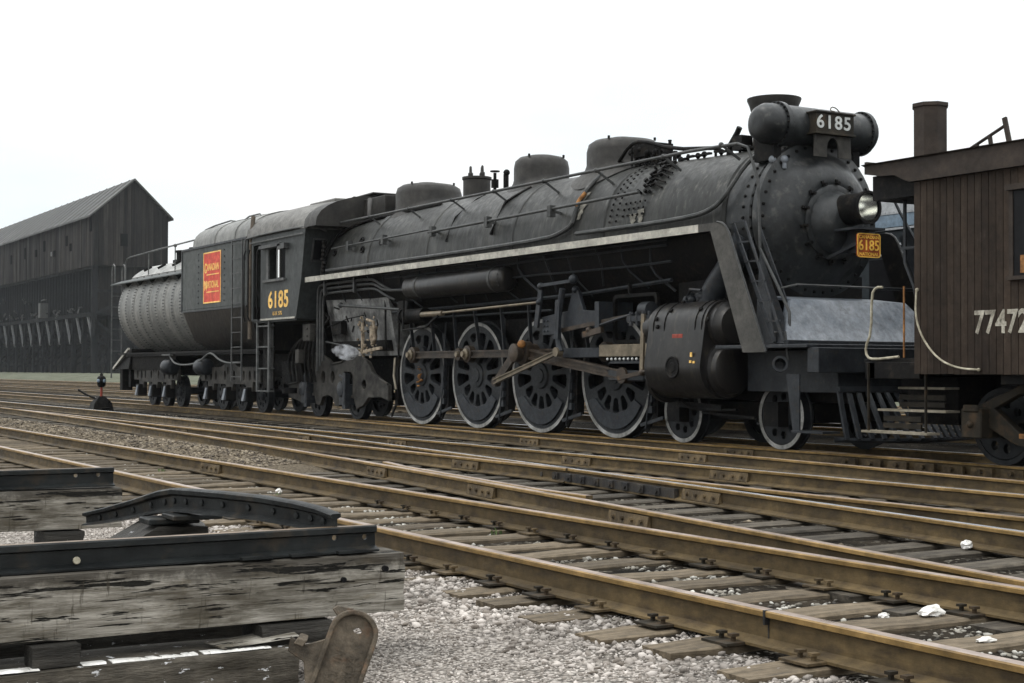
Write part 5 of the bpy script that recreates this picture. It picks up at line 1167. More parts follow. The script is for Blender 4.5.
g = G(); g.tube([V(-38.4, -1.35, 1.40), V(-37.9, -1.38, 1.16), V(-36.9, -1.4, 1.12), V(-35.9, -1.4, 1.18), V(-35.2, -1.4, 1.40), V(-34.9, -1.4, 1.42), V(-34.3, -1.4, 1.22), V(-33.6, -1.4, 1.16), V(-32.9, -1.4, 1.18)], .025, 6, 2); g.box(-38.9, -38.2, YC-1.4, YC-1.3, 1.38, 1.42); g.done('air_hose_line', 'ladder', tn)
for X in (-38.75, -36.05):
    g = G(); g.lathe([(0, .12), (.04, .19), (.1, .21), (.55, .21), (.60, .15)], V(X-.2, -1.25, 1.08), (1, 0, 0), 20); g.done('brake_cylinder', 'iron', tn, smooth=50)
# tender trucks
TWX = [(-41.6, -40.35, -39.1), (-35.75, -34.4, -33.05)]
twh = small_wheel('tender_wheel', .42, tm='wheel'); k = 0
for grp in TWX:
    for X in grp:
        for s in (-1, 1):
            o = twh if k == 0 else dup(twh); k += 1
            o.parent = tn; o.location = Vector(V(X, s*.74, .42))-ORIG[tn.name]
            if s == 1: o.rotation_euler = (0, 0, math.pi)
for grp in TWX:
    a, b, c_ = grp; x0, x1 = a-.72, c_+.72
    outl = [(x0, .72), (a-.22, .72), (a-.2, .5), (a+.2, .5), (a+.25, .66), (b-.25, .66), (b-.2, .5), (b+.2, .5), (b+.25, .66), (c_-.25, .66), (c_-.2, .5), (c_+.2, .5), (c_+.22, .72), (x1, .72), (x1, 1.02), (c_+.3, 1.08), (b+.55, 1.08), (b+.3, 1.18), (b-.3, 1.18), (b-.55, 1.08), (a-.3, 1.06), (x0, 1.0)]
    hs = [circ(q, .87, .075, 10, .12) for q in (a-.36, a+.02, a+.38, b-.32, b+.32, c_-.38, c_+.02, c_+.36)]+[circ(b-.12, .98, .06, 8, .1), circ(b+.12, .98, .06, 8, .1)]
    for s in (-1, 1):
        g = G(); g.plate(outl, hs, T(0, YC+s*1.08, 0) @ XZ, .10, .012); o = g.done('tender_truck', 'truckgrey', tn, smooth=40)
        if s < 0:
            for X in grp:
                g = G(); g.box(X-.15, X+.15, YC-1.25, YC-1.0, .26, .60); g.done('journal_box', 'black', o, bevel=.02)
            g = G()
            for X in grp: g.hexa([V(X-.09, -1.30, .28), V(X+.06, -1.30, .28), V(X+.06, -1.25, .28), V(X-.09, -1.25, .28), V(X+.0, -1.27, .56), V(X+.12, -1.27, .56), V(X+.12, -1.25, .56), V(X+.0, -1.25, .56)])
            g.done('journal_lid', 'apron', o, split=True)

# puff of steam leaking by the injector
m = bpy.data.materials.new('thin_steam'); m.use_nodes = True; n = m.node_tree.nodes; n.remove(n['Principled BSDF']); l = m.node_tree.links.new
pv = n.new('ShaderNodeVolumePrincipled'); pv.inputs['Color'].default_value = (.93, .95, 1, 1); nzz = n.new('ShaderNodeTexNoise'); nzz.inputs['Scale'].default_value = 7; nzz.inputs['Detail'].default_value = 4
mrr = n.new('ShaderNodeMapRange'); mrr.inputs[1].default_value = .46; mrr.inputs[2].default_value = .66; mrr.inputs[4].default_value = 5; l(nzz.outputs['Fac'], mrr.inputs[0]); l(mrr.outputs[0], pv.inputs['Density'])
tcn = n.new('ShaderNodeTexCoord'); l(tcn.outputs['Object'], nzz.inputs['Vector']); l(pv.outputs[0], n['Material Output'].inputs['Volume']); MAT['steam'] = m
g = G(); g.loft([[V(-27.9+1.45*t_+0*a, -1.32+.16*math.cos(a)*math.sin(math.pi*min(max(t_, .04), .96)), 1.42-.1*t_+.17*math.sin(a)*math.sin(math.pi*min(max(t_, .04), .96))) for a in np.linspace(0, 2*math.pi, 12, endpoint=False)] for t_ in np.linspace(0, 1, 9)])
st_ = g.done('steam_puff', 'steam', None); tag(st_, 'small white steam leak beside the locomotive firebox, above the trailing truck', 'steam', kind='stuff')

# ------------------------------------------------------------------ caboose coupled ahead of the locomotive
cb = thing('caboose', 'brown wooden caboose numbered 77472 with roof stovepipe and end steps', 'caboose', V(-7.5, 0, 0))
CX0, CX1 = -11.72, -3.2
g = G(); g.box(CX0, CX1, YC-1.49, YC+1.5, .99, 3.2); 
x = CX0
while x < CX1-.01:
    x2 = min(x+.095, CX1); g.box(x+.004, x2-.004, YC-1.503, YC-1.488, .985+random.uniform(0, .006), 3.18); x = x2
bd = g.done('body', 'caboose', cb)
g = G(); fas = [(-12.40, 3.30), (-12.36, 3.255), (-12.2, 3.215), (-11.95, 3.20), (-11.80, 3.13), (CX0, 3.10), (CX1, 3.10), (CX1, 3.36), (-12.40, 3.36)]
g.plate(fas, [], T(0, YC-1.55, 0) @ XZ, .05); g.plate(fas, [], T(0, YC+1.55, 0) @ XZ, .05)
g.loft([[V(X, -1.62, 3.36), V(X, -1.0, 3.40), V(X, 0, 3.45), V(X, 1.0, 3.40), V(X, 1.62, 3.36), V(X, 1.5, 3.32), V(X, 0, 3.40), V(X, -1.5, 3.32)] for X in (-12.42, CX1)])
g.box(-12.43, -12.39, YC-1.55, YC+1.55, 3.26, 3.40)
g.bar(V(CX0, -1.535, 3.115), V(CX1, -1.535, 3.115), .06, .03)
crf = g.done('roof', 'caboosetrim', cb)
g = G(); g.box(-12.40, -11.73, YC-1.45, YC+1.35, 2.96, 3.24); g.done('end_canopy', 'black', cb)
g = G()
def octo(c, r, z): return [(c[0]+r*math.cos(R_(22.5+45*k)), c[1]+r*math.sin(R_(22.5+45*k)), z) for k in range(8)]
c0 = (-12.05, YC-.9)
g.loft([octo(c0, .225, 3.36), octo(c0, .225, 3.42), octo(c0, .195, 3.45), octo(c0, .195, 4.02), octo(c0, .212, 4.03), octo(c0, .212, 4.07), octo(c0, .15, 4.08)])
g.done('smokejack', 'caboosetrim', cb, smooth=20)
g = G(); g.tube([V(-11.40, -1.0, 3.42), V(-11.36, -1.0, 3.47), V(-10.90, -1.0, 3.65)], .018, 6); g.bar(V(-10.90, -1.0, 3.74), V(-10.82, -1.0, 3.40), .03, .05); g.bar(V(-11.1, -1.0, 3.57), V(-11.08, -1.0, 3.45), .03, .04); g.bar(V(-11.28, -1.0, 3.50), V(-11.27, -1.0, 3.43), .03, .04)
g.done('roof_ladder', 'caboosetrim', cb)
g = G(); g.box(-10.42, -9.6, YC-1.56, YC-1.50, 2.87, 2.93); g.box(-10.40, -9.6, YC-1.57, YC-1.50, 1.95, 1.99); g.box(-10.40, -10.35, YC-1.52, YC-1.50, 1.99, 2.87)
wf = g.done('window', 'caboosetrim', cb)
g = G(); g.box(-10.35, -9.65, YC-1.508, YC-1.49, 1.99, 2.87); g.done('pane', 'glass_dark', wf)
g = G(); g.box(-10.26, -10.18, YC-1.515, YC-1.505, 2.02, 2.2); g.done('sash_panel', 'rust', wf)
g = G(); g.text('77472', T(-10.515, YC-1.506, 1.52) @ XZ, .335, .002, .008, .84, 1.02); g.done('car_number', 'faded', bd)
g = G(); g.tube([V(-11.66, -1.53, 1.90), V(-11.65, -1.56, 1.62), V(-11.55, -1.56, 1.38), V(-11.33, -1.56, 1.15), V(-11.05, -1.56, 1.05), V(-10.80, -1.52, 1.035)], .0115, 6, 2); g.ball(V(-11.66, -1.52, 1.91), .022, 5); g.ball(V(-10.8, -1.52, 1.035), .02, 5)
g.done('grab_iron', 'cream_iron', bd)
g = G(); g.tube([V(-12.28, -1.42, 1.97), V(-12.38, -1.42, 1.975), V(-12.45, -1.42, 1.90), V(-12.46, -1.42, 1.45), V(-12.55, -1.42, 1.30), V(-12.53, -1.42, 1.18), V(-12.42, -1.42, 1.15), V(-12.03, -1.42, 1.18)], .015, 8, 1); g.tube([V(-11.78, -1.42, 2.0), V(-11.78, -1.42, 1.6)], .012, 6)
g.done('platform_rail', 'cream_iron', cb, split=True)
g = G(); g.tube([V(-11.97, -1.40, 1.97), V(-11.97, -1.40, 1.17)], .012, 6); g.done('rusty_post', 'rust', cb)
g = G(); g.tube([V(-12.35, -1.2, 3.16), V(-12.22, -1.2, 3.16), V(-12.15, -1.2, 2.95), V(-12.15, -1.2, 2.25), V(-12.0, -1.2, 1.95), V(-11.85, -1.2, 1.2)], .022, 6); g.box(-12.2, -11.72, YC-1.22, YC-1.18, 2.40, 2.43); g.ball(V(-11.85, -1.3, 2.42), .05, 5)
g.tube([V(-12.5, 1.2, 3.2), V(-12.5, 1.2, 1.2)], .02, 6); g.bar(V(-12.5, -1.3, 1.97), V(-12.5, 1.3, 1.97), .03, .03); g.done('end_railing', 'iron', cb)
g = G(); g.box(-12.60, -11.70, YC-1.40, YC+1.40, 1.10, 1.16); g.box(-12.56, -12.40, YC-1.42, YC+1.42, .93, 1.12); g.box(-12.5, -11.72, YC-1.42, YC-1.36, .93, 1.12); g.box(-12.45, -11.72, YC-1.40, YC-1.3, .95, 1.1)
g.box(-12.4, CX1, YC-.35, YC+.35, .62, .98); g.box(-12.35, -11.6, YC-.95, YC+.95, .42, .95); g.box(-10.6, CX1, YC-1.42, YC-1.3, .88, .99); g.box(-9.9, -8, YC-1.1, YC+1.1, .6, .95)  # the box behind the steps is an added dark mass to shade the gap
g.done('underframe', 'black', cb, bevel=.008)
g = G()
for x0, x1, v0, v1, z in ((-12.28, -11.58, -1.18, -.95, .84), (-12.42, -11.40, -1.36, -1.14, .59), (-12.52, -11.52, -1.52, -1.32, .345)):
    g.box(x0, x1, YC+v0, YC+v1, z-.025, z)
    
stp = g.done('step', 'stepwood', cb, split=True)
g = G()
for x0, x1, v, z in ((-12.28, -11.60, -1.16, .76), (-12.28, -11.60, -1.16, .68), (-12.35, -11.78, -1.34, .52), (-12.35, -11.78, -1.34, .44)): g.box(x0, x1, YC+v, YC+v+.025, z-.065, z-.008)
for X, v in ((-12.42, -1.50), (-11.60, -1.45)): g.bar(V(X, v, 1.1), V(X, v, .33), .015, .03)
g.done('step_risers', 'bogie', stp)
g = G(); g.box(-12.78, -12.6, YC-.15, YC+.15, .70, .98); g.done('coupler', 'black', cb, bevel=.02)
kw = small_wheel('caboose_wheel', .42, tm='wheel'); k = 0
for X in (-11.10, -9.45):
    for s in (-1, 1):
        o = kw if k == 0 else dup(kw); k += 1
        o.parent = cb; o.location = Vector(V(X, s*.74, .42))-ORIG[cb.name]
        if s == 1: o.rotation_euler = (0, 0, math.pi)
for s in (-1, 1):
    g = G(); ol = [(-11.28, .62), (-11.28, .40), (-11.0, .40), (-10.72, .26), (-10.25, .14), (-9.9, .26), (-9.5, .40), (-9.25, .40), (-9.25, .62), (-9.55, .70), (-9.9, .88), (-10.6, .88), (-11.0, .72)]
    g.plate(ol, [[(-10.95, .62), (-10.52, .30), (-10.42, .30), (-10.42, .78), (-10.62, .78)], [(-9.6, .62), (-10.0, .30), (-10.12, .30), (-10.12, .78), (-9.9, .78)]], T(0, YC+s*1.06, 0) @ XZ, .11, .015)
    o = g.done('caboose_truck', 'bogie', cb, smooth=40)
    g = G(); g.box(-11.3, -11.02, YC+s*1.06-.18, YC+s*1.06+.1, .30, .62); g.box(-11.26, -11.05, YC+s*1.06-.2, YC+s*1.06-.17, .58, .66); g.rivet(V(-11.16, s*1.06-.18, .45), .05, (0, -1, 0)); g.done('journal_box', 'bogie', o, bevel=.02)
    if s < 0: g = G(); g.box(-10.55, -10.0, YC-1.2, YC-1.1, .32, .37); g.done('rusty_spring_plank', 'rust', o)

# ------------------------------------------------------------------ coach on the track behind
co = thing('passenger_coach', 'dark passenger coach with pale bands glimpsed between locomotive front and caboose', 'coach', (-18, 19.6, 0))
g = G(); g.box(-29, -7, 18.1, 21.1, 1.05, 3.42); b_ = g.done('body', 'coachdark', co)
g = G(); g.loft([[(X, 19.6-1.45*math.cos(math.pi*k/12), 3.86+.40*math.sin(math.pi*k/12)) for k in range(13)] for X in (-29.2, -6.8)]); g.done('roof', 'coachdark', co, smooth=50)
g = G(); g.box(-29, -7, 18.06, 21.1, 3.43, 3.64); g.done('letter_board', 'coachblue', co)
g = G(); g.box(-29, -7, 18.05, 21.1, 3.643, 3.88)
for k in range(90): g.rivet((-13-.1*k, 18.05, 3.68), .012, (0, -1, 0))
g.done('upper_panel', 'coachlight', co)
g = G()
for z in (3.40, 3.14, 2.98): g.box(-29, -7, 18.05, 18.1, z-.02, z+.015)
g.done('pale_stripe', 'coachlight', b_)
proto = None
for k in range(11):
    X = -28+1.9*k
    if proto is None:
        g = G(); g.box(X, X+1.1, 18.07, 18.1, 2.15, 2.9); proto = g.done('window', 'glass_dark', co, origin=(X, 18.1, 2.5))
    else:
        w_ = proto.copy(); COL.objects.link(w_); w_.location = proto.location+Vector((1.9*k, 0, 0))
g = G(); g.box(-28.5, -7.5, 18.6, 20.6, .75, 1.05); g.done('underframe', 'black', co)
cwp = small_wheel('coach_wheel', .45, tm='wheel'); k = 0
for X in (-27.5, -25.2, -11, -8.7):
    for s in (-1, 1):
        o = cwp if k == 0 else dup(cwp); k += 1
        o.parent = co; o.location = Vector((X, 19.6+s*.74, .45))-ORIG[co.name]
        if s == 1: o.rotation_euler = (0, 0, math.pi)
g = G(); g.box(-28.3, -24.4, 18.4, 20.8, .45, .8); g.box(-11.8, -7.9, 18.4, 20.8, .45, .8); g.done('coach_truck', 'black', co)

# ------------------------------------------------------------------ coaling dock in the distance
dk = thing('coaling_dock', 'tall smoke-dark wooden coaling dock with pitched roof on trestle legs', 'coal dock', (-280, 66, .4))
DX0, DX1, DY0, DY1 = -345, -225, 60, 71.5; G0 = .3
g = G(); ym = 66.1
pr = [(DY0, 16.8), (DY1, 16.8), (DY1, 24.75), (ym, 30.0), (DY0, 24.7)]
g.loft([[(X, y, z) for y, z in pr] for X in (DX0, DX1)])
# boards standing proud on the near side and the gable
r_ = random.Random(3); x = DX0
while x < DX1:
    w_ = r_.uniform(.7, 1.6); g.box(x+.03, x+w_-.03, DY0-.05-r_.uniform(0, .12), DY0+.01, 16.8, 24.6); x += w_
y = DY0
while y < DY1:
    w_ = r_.uniform(.4, .8); t_ = 24.7+(30-24.7)*(1-abs(y+w_/2-ym)/(ym-DY0)) if y+w_/2 < ym else 30-(30-24.75)*(y+w_/2-ym)/(DY1-ym)
    g.box(DX1-.01, DX1+.04+r_.uniform(0, .1), y+.02, y+w_-.02, 16.9, t_-.1); y += w_
up_ = g.done('upper_house', 'shedwall', dk)
g = G()
for a, b in ((DY0-.7, ym), (ym, DY1+.7)):
    za = 24.7-.6 if a < ym else 30.05; zb = 30.05 if b <= ym+.1 else 24.2
    g.hexa([(DX0, a, za), (DX1+.7, a, za), (DX1+.7, b, zb), (DX0, b, zb), (DX0, a, za+.3), (DX1+.7, a, za+.3), (DX1+.7, b, zb+.3), (DX0, b, zb+.3)])
rf_ = g.done('roof', 'shedroof', dk)
g = G(); x = DX0
while x < DX1: g.hexa([(x, DY0-.7, 24.42), (x+.25, DY0-.7, 24.42), (x+.25, ym, 30.35), (x, ym, 30.35), (x, DY0-.7, 24.52), (x+.25, DY0-.7, 24.52), (x+.25, ym, 30.45), (x, ym, 30.45)]); x += 4.2
g.done('roof_batten', 'shedroof', rf_, split=True)
wn = None
for X, z, h in ((-226.6, 22, 2.4), (-241, 20.8, 1.6), (-256, 20.9, 1.8), (-262, 20.4, 1.2), (-270, 20.5, 2), (-281, 20.3, 1.6), (-238.5, 19.8, 1.2), (-249, 19.6, 1.0)):
    g = G(); g.box(X, X+1.0, DY0-.22, DY0+.05, z, z+h); g.done('window', 'void', up_, origin=(X, DY0, z))
g = G(); g.box(DX1-.02, DX1+.2, 64.1, 65.2, 19.9, 21.8); g.done('window', 'void', up_, origin=(DX1, 64, 20))
g = G(); g.box(-250.6, -249.8, DY0-.25, DY0, 19.8, 20.5); g.done('pale_patch', 'shedbrace', up_)
g = G(); g.box(DX0, DX1-1.5, DY0+1.4, DY1-.5, 9.6, 16.85); g.box(DX0, DX1-1.5, DY0+7.5, DY0+8.0, G0, 9.6)
g.done('coal_bins', 'shedwall', dk)
# posts and trestle bents, each post its own part
pp = None; x = DX1-.4; k = 0
while x > DX0 and k < 60:
    if pp is None:
        g = G(); g.box(-.16, .16, -.2, .2, 0, 7.4); pp = g.done('bin_post', 'shedtimber', None, origin=(0, 0, 0)); o = pp
    else: o = pp.copy(); COL.objects.link(o)
    o.parent = dk; o.location = Vector((x, DY0+.6, 9.4))-Vector(dk.location); x -= 1.9; k += 1
leg0 = br0 = None; x = DX1-.6; k = 0
while x > DX0 and k < 22:
    if leg0 is None:
        g = G()
        for yy in (0, 3.8, 7.6, 11.4): g.box(-.2, .2, yy-.2, yy+.2, 0, 9.2)
        g.bar((0, 0, 1), (0, 11.4, 8), .15, .3); g.bar((0, 11.4, 1), (0, 0, 8), .15, .3); g.box(-.25, .25, -.5, 11.8, 9.0, 9.4)
        leg0 = g.done('trestle_bent', 'shedtimber', None, origin=(0, 0, 0)); o = leg0
        g = G(); g.bar((0, -.3, 0), (-2.9, -.3, 4.1), .32, .32); br0 = g.done('knee_brace', 'shedbrace', leg0, origin=(0, 0, 0)); br0.location = (0, 0, 4.8)
        g = G(); g.bar((0, -.35, 0), (2.2, -.35, 4.1), .2, .2); br1 = g.done('knee_brace', 'shedtimber', leg0, origin=(0, 0, 0)); br1.location = (0, 0, 4.8)
    else:
        o = leg0.copy(); COL.objects.link(o); b2 = br0.copy(); COL.objects.link(b2); b2.parent = o; b3 = br1.copy(); COL.objects.link(b3); b3.parent = o
    o.parent = dk; o.location = Vector((x, DY0+.5, G0))-Vector(dk.location); x -= 6.6; k += 1
g = G(); g.box(DX0, DX1+.2, DY0-.1, DY0+.4, 9.1, 9.7); g.box(DX0, DX1+.2, DY0+.2, DY0+.5, 16.4, 16.9); g.box(DX1-.7, DX1, DY0-.1, DY0+.5, G0, 16.8); g.box(DX1-.7, DX1, DY1-.6, DY1, G0, 16.8)
g.box(DX1-.5, DX1-.2, DY0, DY1, 12.8, 13.2); g.bar((DX1-.3, DY0+.5, 9.5), (DX1-.3, DY1-.5, 14.5), .2, .5)
for j in range(14):
    yy = DY0+.9*j; g.bar((DX1-.4, yy, G0), (DX1-.4, yy+1.6, 6), .12, .2); g.bar((DX1-.4, yy+1.6, G0), (DX1-.4, yy, 6), .12, .2)
g.bar((DX1-.4, DY0, 9), (DX1-.4, DY1-2, .5), .2, .3)
g.box(DX1-2.2, DX1-1.9, DY0+3, DY1, G0, 12.8)
g.done('trestle_frame', 'shedtimber', dk)
g = G()
for k in range(46):
    X = r_.uniform(-300, -228); z = 9.8+r_.uniform(0, .9) if k < 34 else r_.uniform(10, 14)
    if k >= 34: X = r_.uniform(-300, -262)
    g.bar((X, DY0-.4, z), (X+r_.uniform(.5, 1.8), DY0-1.0, z+r_.uniform(-.7, .5)), .15, .22)
g.done('chute_gear', 'shedroof', dk)
g = G(); g.box(-253.0, -251.6, DY0-1.6, DY0-.3, 9.6, 12.0); g.bar((-253.5, DY0-.9, 12.5), (-251, DY0-.9, 12.6), .3, .2); g.done('chute', 'shedroof', dk)

# ------------------------------------------------------------------ switch stand
sw = thing('switch_stand', 'low switch stand with dark lamp on red post beside the middle track', 'switch stand', (-42.5, 11.6, -.15))
B = (-42.5, 11.6)
g = G(); g.loft([[(B[0]+a*.26, B[1]+b*.30, -.2) for a, b in ((-1, -1), (1, -1), (1, 1), (-1, 1))], [(B[0]+a*.22, B[1]+b*.25, .05) for a, b in ((-1, -1), (1, -1), (1, 1), (-1, 1))], [(B[0]+a*.08, B[1]+b*.08, .24) for a, b in ((-1, -1), (1, -1), (1, 1), (-1, 1))]])
g.tube([(B[0], B[1], .1), (B[0]-.3, B[1]-.35, .28), (B[0]-.42, B[1]-.55, .42)], .03, 6); g.box(B[0]-.5, B[0]+.6, B[1]-.14, B[1]+.14, -.2, -.08)
for s in (-.15, .15): g.cyl((B[0]+.2, B[1]+s, .0), (B[0]+.2, B[1]+s, .12), .04, n=6)
g.done('base', 'black', sw)
g = G(); g.cyl((*B, .2), (*B, .52), .035, n=10); g.done('post', 'redpaint', sw)
g = G(); g.lathe([(0, .07), (.06, .12), (.26, .12), (.30, .10), (.33, .04), (.36, .05), (.40, .02)], (*B, .50), (0, 0, 1), 14); lm = g.done('lamp', 'black', sw, smooth=45)
g = G()
for a in (0, 1.571, 3.142, 4.712):
    d = Vector((math.cos(a+.5), math.sin(a+.5), 0)); g.lathe([(0, .055), (.02, .05), (.03, .02)], Vector((*B, .68))+d*.115, d, 12)
g.done('lamp_lens', 'coachblue', lm, smooth=60, split=True)
g = G(); g.box(B[0]-.9, B[0]-.6, 12.0, 12.3, .05, .12)
g.bm.free()

# ------------------------------------------------------------------ timbers and old rails in the foreground
def timber(name, x0, x1, y0, y1, z0, z1, mtn, label, seed, origin=None, rough=.012, ndiv=60, nz_=7, nx_=6):
    """sawn baulk with a weathered, split surface, lying along Y"""
    ob = thing(name, label, 'timber', origin or ((x0+x1)/2, y1, z0)) if False else None
    rings = []; K = ndiv
    per = []
    for i in range(nx_): per.append((x1-(x1-x0)*i/nx_, z0))
    for i in range(nz_): per.append((x0, z0+(z1-z0)*i/nz_))
    for i in range(nx_): per.append((x0+(x1-x0)*i/nx_, z1))
    for i in range(nz_): per.append((x1, z1-(z1-z0)*i/nz_))
    cx, cz = (x0+x1)/2, (z0+z1)/2; g = G()
    for k in range(K+1):
        y = y0+(y1-y0)*k/K; rg = []
        for (px, pz) in per:
            n1 = mnoise.noise(Vector((px*9+seed, y*1.1, pz*16+seed)))*rough+mnoise.noise(Vector((px*25, y*3.0+seed, pz*45)))*rough*.45
            n0 = mnoise.noise(Vector((seed, y*1.4, 0)))*.006
            dx = (px-cx)/(x1-x0)*2; dz = (pz-cz)/(z1-z0)*2; cr = 1-.035*max(0, abs(dx)+abs(dz)-1.7)/.3
            ey = y+(mnoise.noise(Vector((px*20, pz*20, seed)))*.012 if k == K else 0)
            rg.append((cx+(px-cx)*cr+n1*(1 if dx > 0 else -1)+n0, ey, cz+(pz-cz)*cr+n1*.5+n0))
        rings.append(rg)
    g.loft(rings); o = g.done(name, mtn, None, origin=((x0+x1)/2, (y0+y1)/2, z0), smooth=45); tag(o, label, 'timber'); return o
def old_rail(label, xc, y0, y1, z0, h, holes, seed=0):
    hd = .052; bw = .105
    rt = thing('old_rail', label, 'rail', (xc, y1, z0), 'old rails lying on the timbers')
    YZm = Matrix(((0, 0, 1, xc), (1, 0, 0, 0), (0, 1, 0, 0), (0, 0, 0, 1)))
    g = G(); g.plate([(y0, z0+.008), (y1, z0+.008), (y1, z0+h-.02), (y0, z0+h-.02)], [circ(a, b, .013, 10) for a, b in holes], YZm, .014)
    pr = [(-bw/2, 0), (bw/2, 0), (bw/2, .008), (.012, .022), (-.012, .022), (-bw/2, .008)]
    g.loft([[(xc+a, y, z0+b) for a, b in pr] for y in (y0, y1)]); g.done('web', 'oldrail', rt)
    g = G(); pr = [(-.008, h-.036), (.008, h-.036), (hd/2, h-.028), (hd/2, h-.006), (hd/2-.006, h), (-hd/2+.006, h), (-hd/2, h-.006), (-hd/2, h-.028)]
    vr = [g._v([(xc+a, y, z0+b) for a, b in pr]) for y in np.linspace(y0, y1, 12)]
    for a, b in zip(vr, vr[1:]):
        for i in range(8):
            g.mi = 1 if i in (4,) else 0; g._f([a[i], a[(i+1) % 8], b[(i+1) % 8], b[i]])
    g.mi = 0; g._f(vr[0][::-1]); g._f(vr[-1]); g.done('head', ['oldrail', 'oldrailtop'], rt)
    return rt
tm1 = timber('timber_baulk', -6.20, -5.90, .1, 2.96, -.062, .200, 'timber', 'big grey weathered timber in front, under the longer old rail', 3, rough=.011, ndiv=150, nz_=16, nx_=8)
g = G()
for y, z, r in ((2.66, .10, .012), (2.86, .135, .013)): g.cyl((-5.905, y, z), (-5.878, y, z), r, n=12)
o = g.done('bolt_hole', 'glass_dark', tm1, split=True)
r1_ = old_rail('long dark old rail with brown worn top on the front timber', -5.99, .1, 2.855, .207, .112, [(2.66, .272), (2.805, .268)])
g = G(); g.lathe([(0, .006), (.02, .006), (.021, .016), (.027, .014)], (-5.982, 1.535, .240), (1, 0, .2), 10); g.done('cream_bolt', 'cream_iron', r1_)
g = G()
for y in (2.72, 2.5, 2.28): g.box(-6.06, -5.91, y-.07, y+.07, .208, .219)
g.done('tie_plate', 'oldrail', r1_, split=True)
tm2 = timber('timber_baulk', -6.15, -5.80, .1, 2.42, -.47, -.150, 'timbercrumb', 'damp dark timber with white crumbs under the big grey timber', 11, rough=.010, ndiv=110, nz_=14)
g = G(); rr = random.Random(2)  # white strip paints the light on the lower timber's top edge
y = .6
for k in range(70):
    y = .3+2.0*k/70
    if 1.33 < y < 1.52 or rr.random() < .12: continue
    g.hexa([(-5.90+rr.uniform(-.01, .01), y, -.150), (-5.818+rr.uniform(-.006, .002), y, -.150), (-5.818+rr.uniform(-.006, .002), y+.034, -.150), (-5.90, y+.034, -.150), (-5.89, y, -.146), (-5.83, y, -.144+rr.uniform(-.004, .003)), (-5.83, y+.034, -.144+rr.uniform(-.004, .003)), (-5.89, y+.034, -.146)])
o = g.done('lit_edge_strip', 'white', None, origin=(-5.85, 1.3, -.15)); tag(o, 'broken white strip painted as light along the top edge of the damp dark timber', 'painted light', kind='stuff')
timber('timber_baulk', -6.62, -6.30, .1, 2.40, -.47, -.075, 'timberdark', 'dark timber added to darken the gap behind the damp dark timber', 51, rough=.006, ndiv=30, nz_=6)  # filler added so the gap between the timbers looks shaded
bl = timber('spacer_block', -5.98, -5.84, 1.34, 1.52, -.150, -.066, 'timberdark', 'small dark wood spacer between the two front timbers at lower left', 5, rough=.004, ndiv=8, nz_=4)
bl2 = timber('spacer_block', -6.1, -5.86, 2.28, 2.60, -.155, -.066, 'timberdark', 'wood chock between the two front timbers beside the cast plate', 6, rough=.006, ndiv=10, nz_=4)
g = G(); g.hexa([(-5.98, 2.08, -.14), (-5.84, 2.10, -.14), (-5.83, 2.44, -.118), (-5.99, 2.46, -.118), (-5.97, 2.06, -.130), (-5.86, 2.09, -.130), (-5.85, 2.42, -.100), (-5.98, 2.45, -.100)])
o = g.done('wood_wedge', 'timber', None, origin=(-5.9, 2.3, -.13)); tag(o, 'thin grey wood wedge on the damp timber left of the cast plate', 'wedge')
tm3 = timber('timber_baulk', -9.55, -9.25, .3, 2.66, .017, .265, 'timber', 'plain grey timber at left, under the shorter old rail', 21, rough=.006, ndiv=60, nz_=8)
r2_ = old_rail('short dark old rail with two bolt holes on the plain left timber', -9.33, .3, 2.625, .272, .118, [(2.39, .345), (2.53, .345)])
timber('spacer_block', -9.5, -9.22, 2.18, 2.42, -.085, .010, 'timberdark', 'dark wood spacer under the plain left timber', 31, rough=.004, ndiv=8, nz_=4)
timber('timber_baulk', -9.5, -9.18, .3, 2.44, -.36, -.090, 'timberdark', 'low dark timber beneath the plain left timber', 41, rough=.008, ndiv=40, nz_=6)
# bevelled block
g = G(); xf, xb = -7.22, -7.72
fr = [(2.03, -.50), (2.52, -.50), (2.515, .215), (2.26, .225), (2.03, .10)]
bk_ = [(2.14, -.50), (2.62, -.50), (2.62, .215), (2.36, .235), (2.14, .12)]
g.loft([[(xb, y, z) for y, z in bk_], [(xf, y, z) for y, z in fr]]); 
bmesh.ops.subdivide_edges(g.bm, edges=g.bm.edges[:], cuts=6, use_grid_fill=True)
for v_ in g.bm.verts: v_.co += Vector((1, 1, 1))*.008*mnoise.noise(v_.co*9)
o = g.done('timber_block', 'timberdark', None, origin=(-7.45, 2.3, -.5), smooth=50); tag(o, 'squat slope-topped timber block under the crooked rail', 'block')
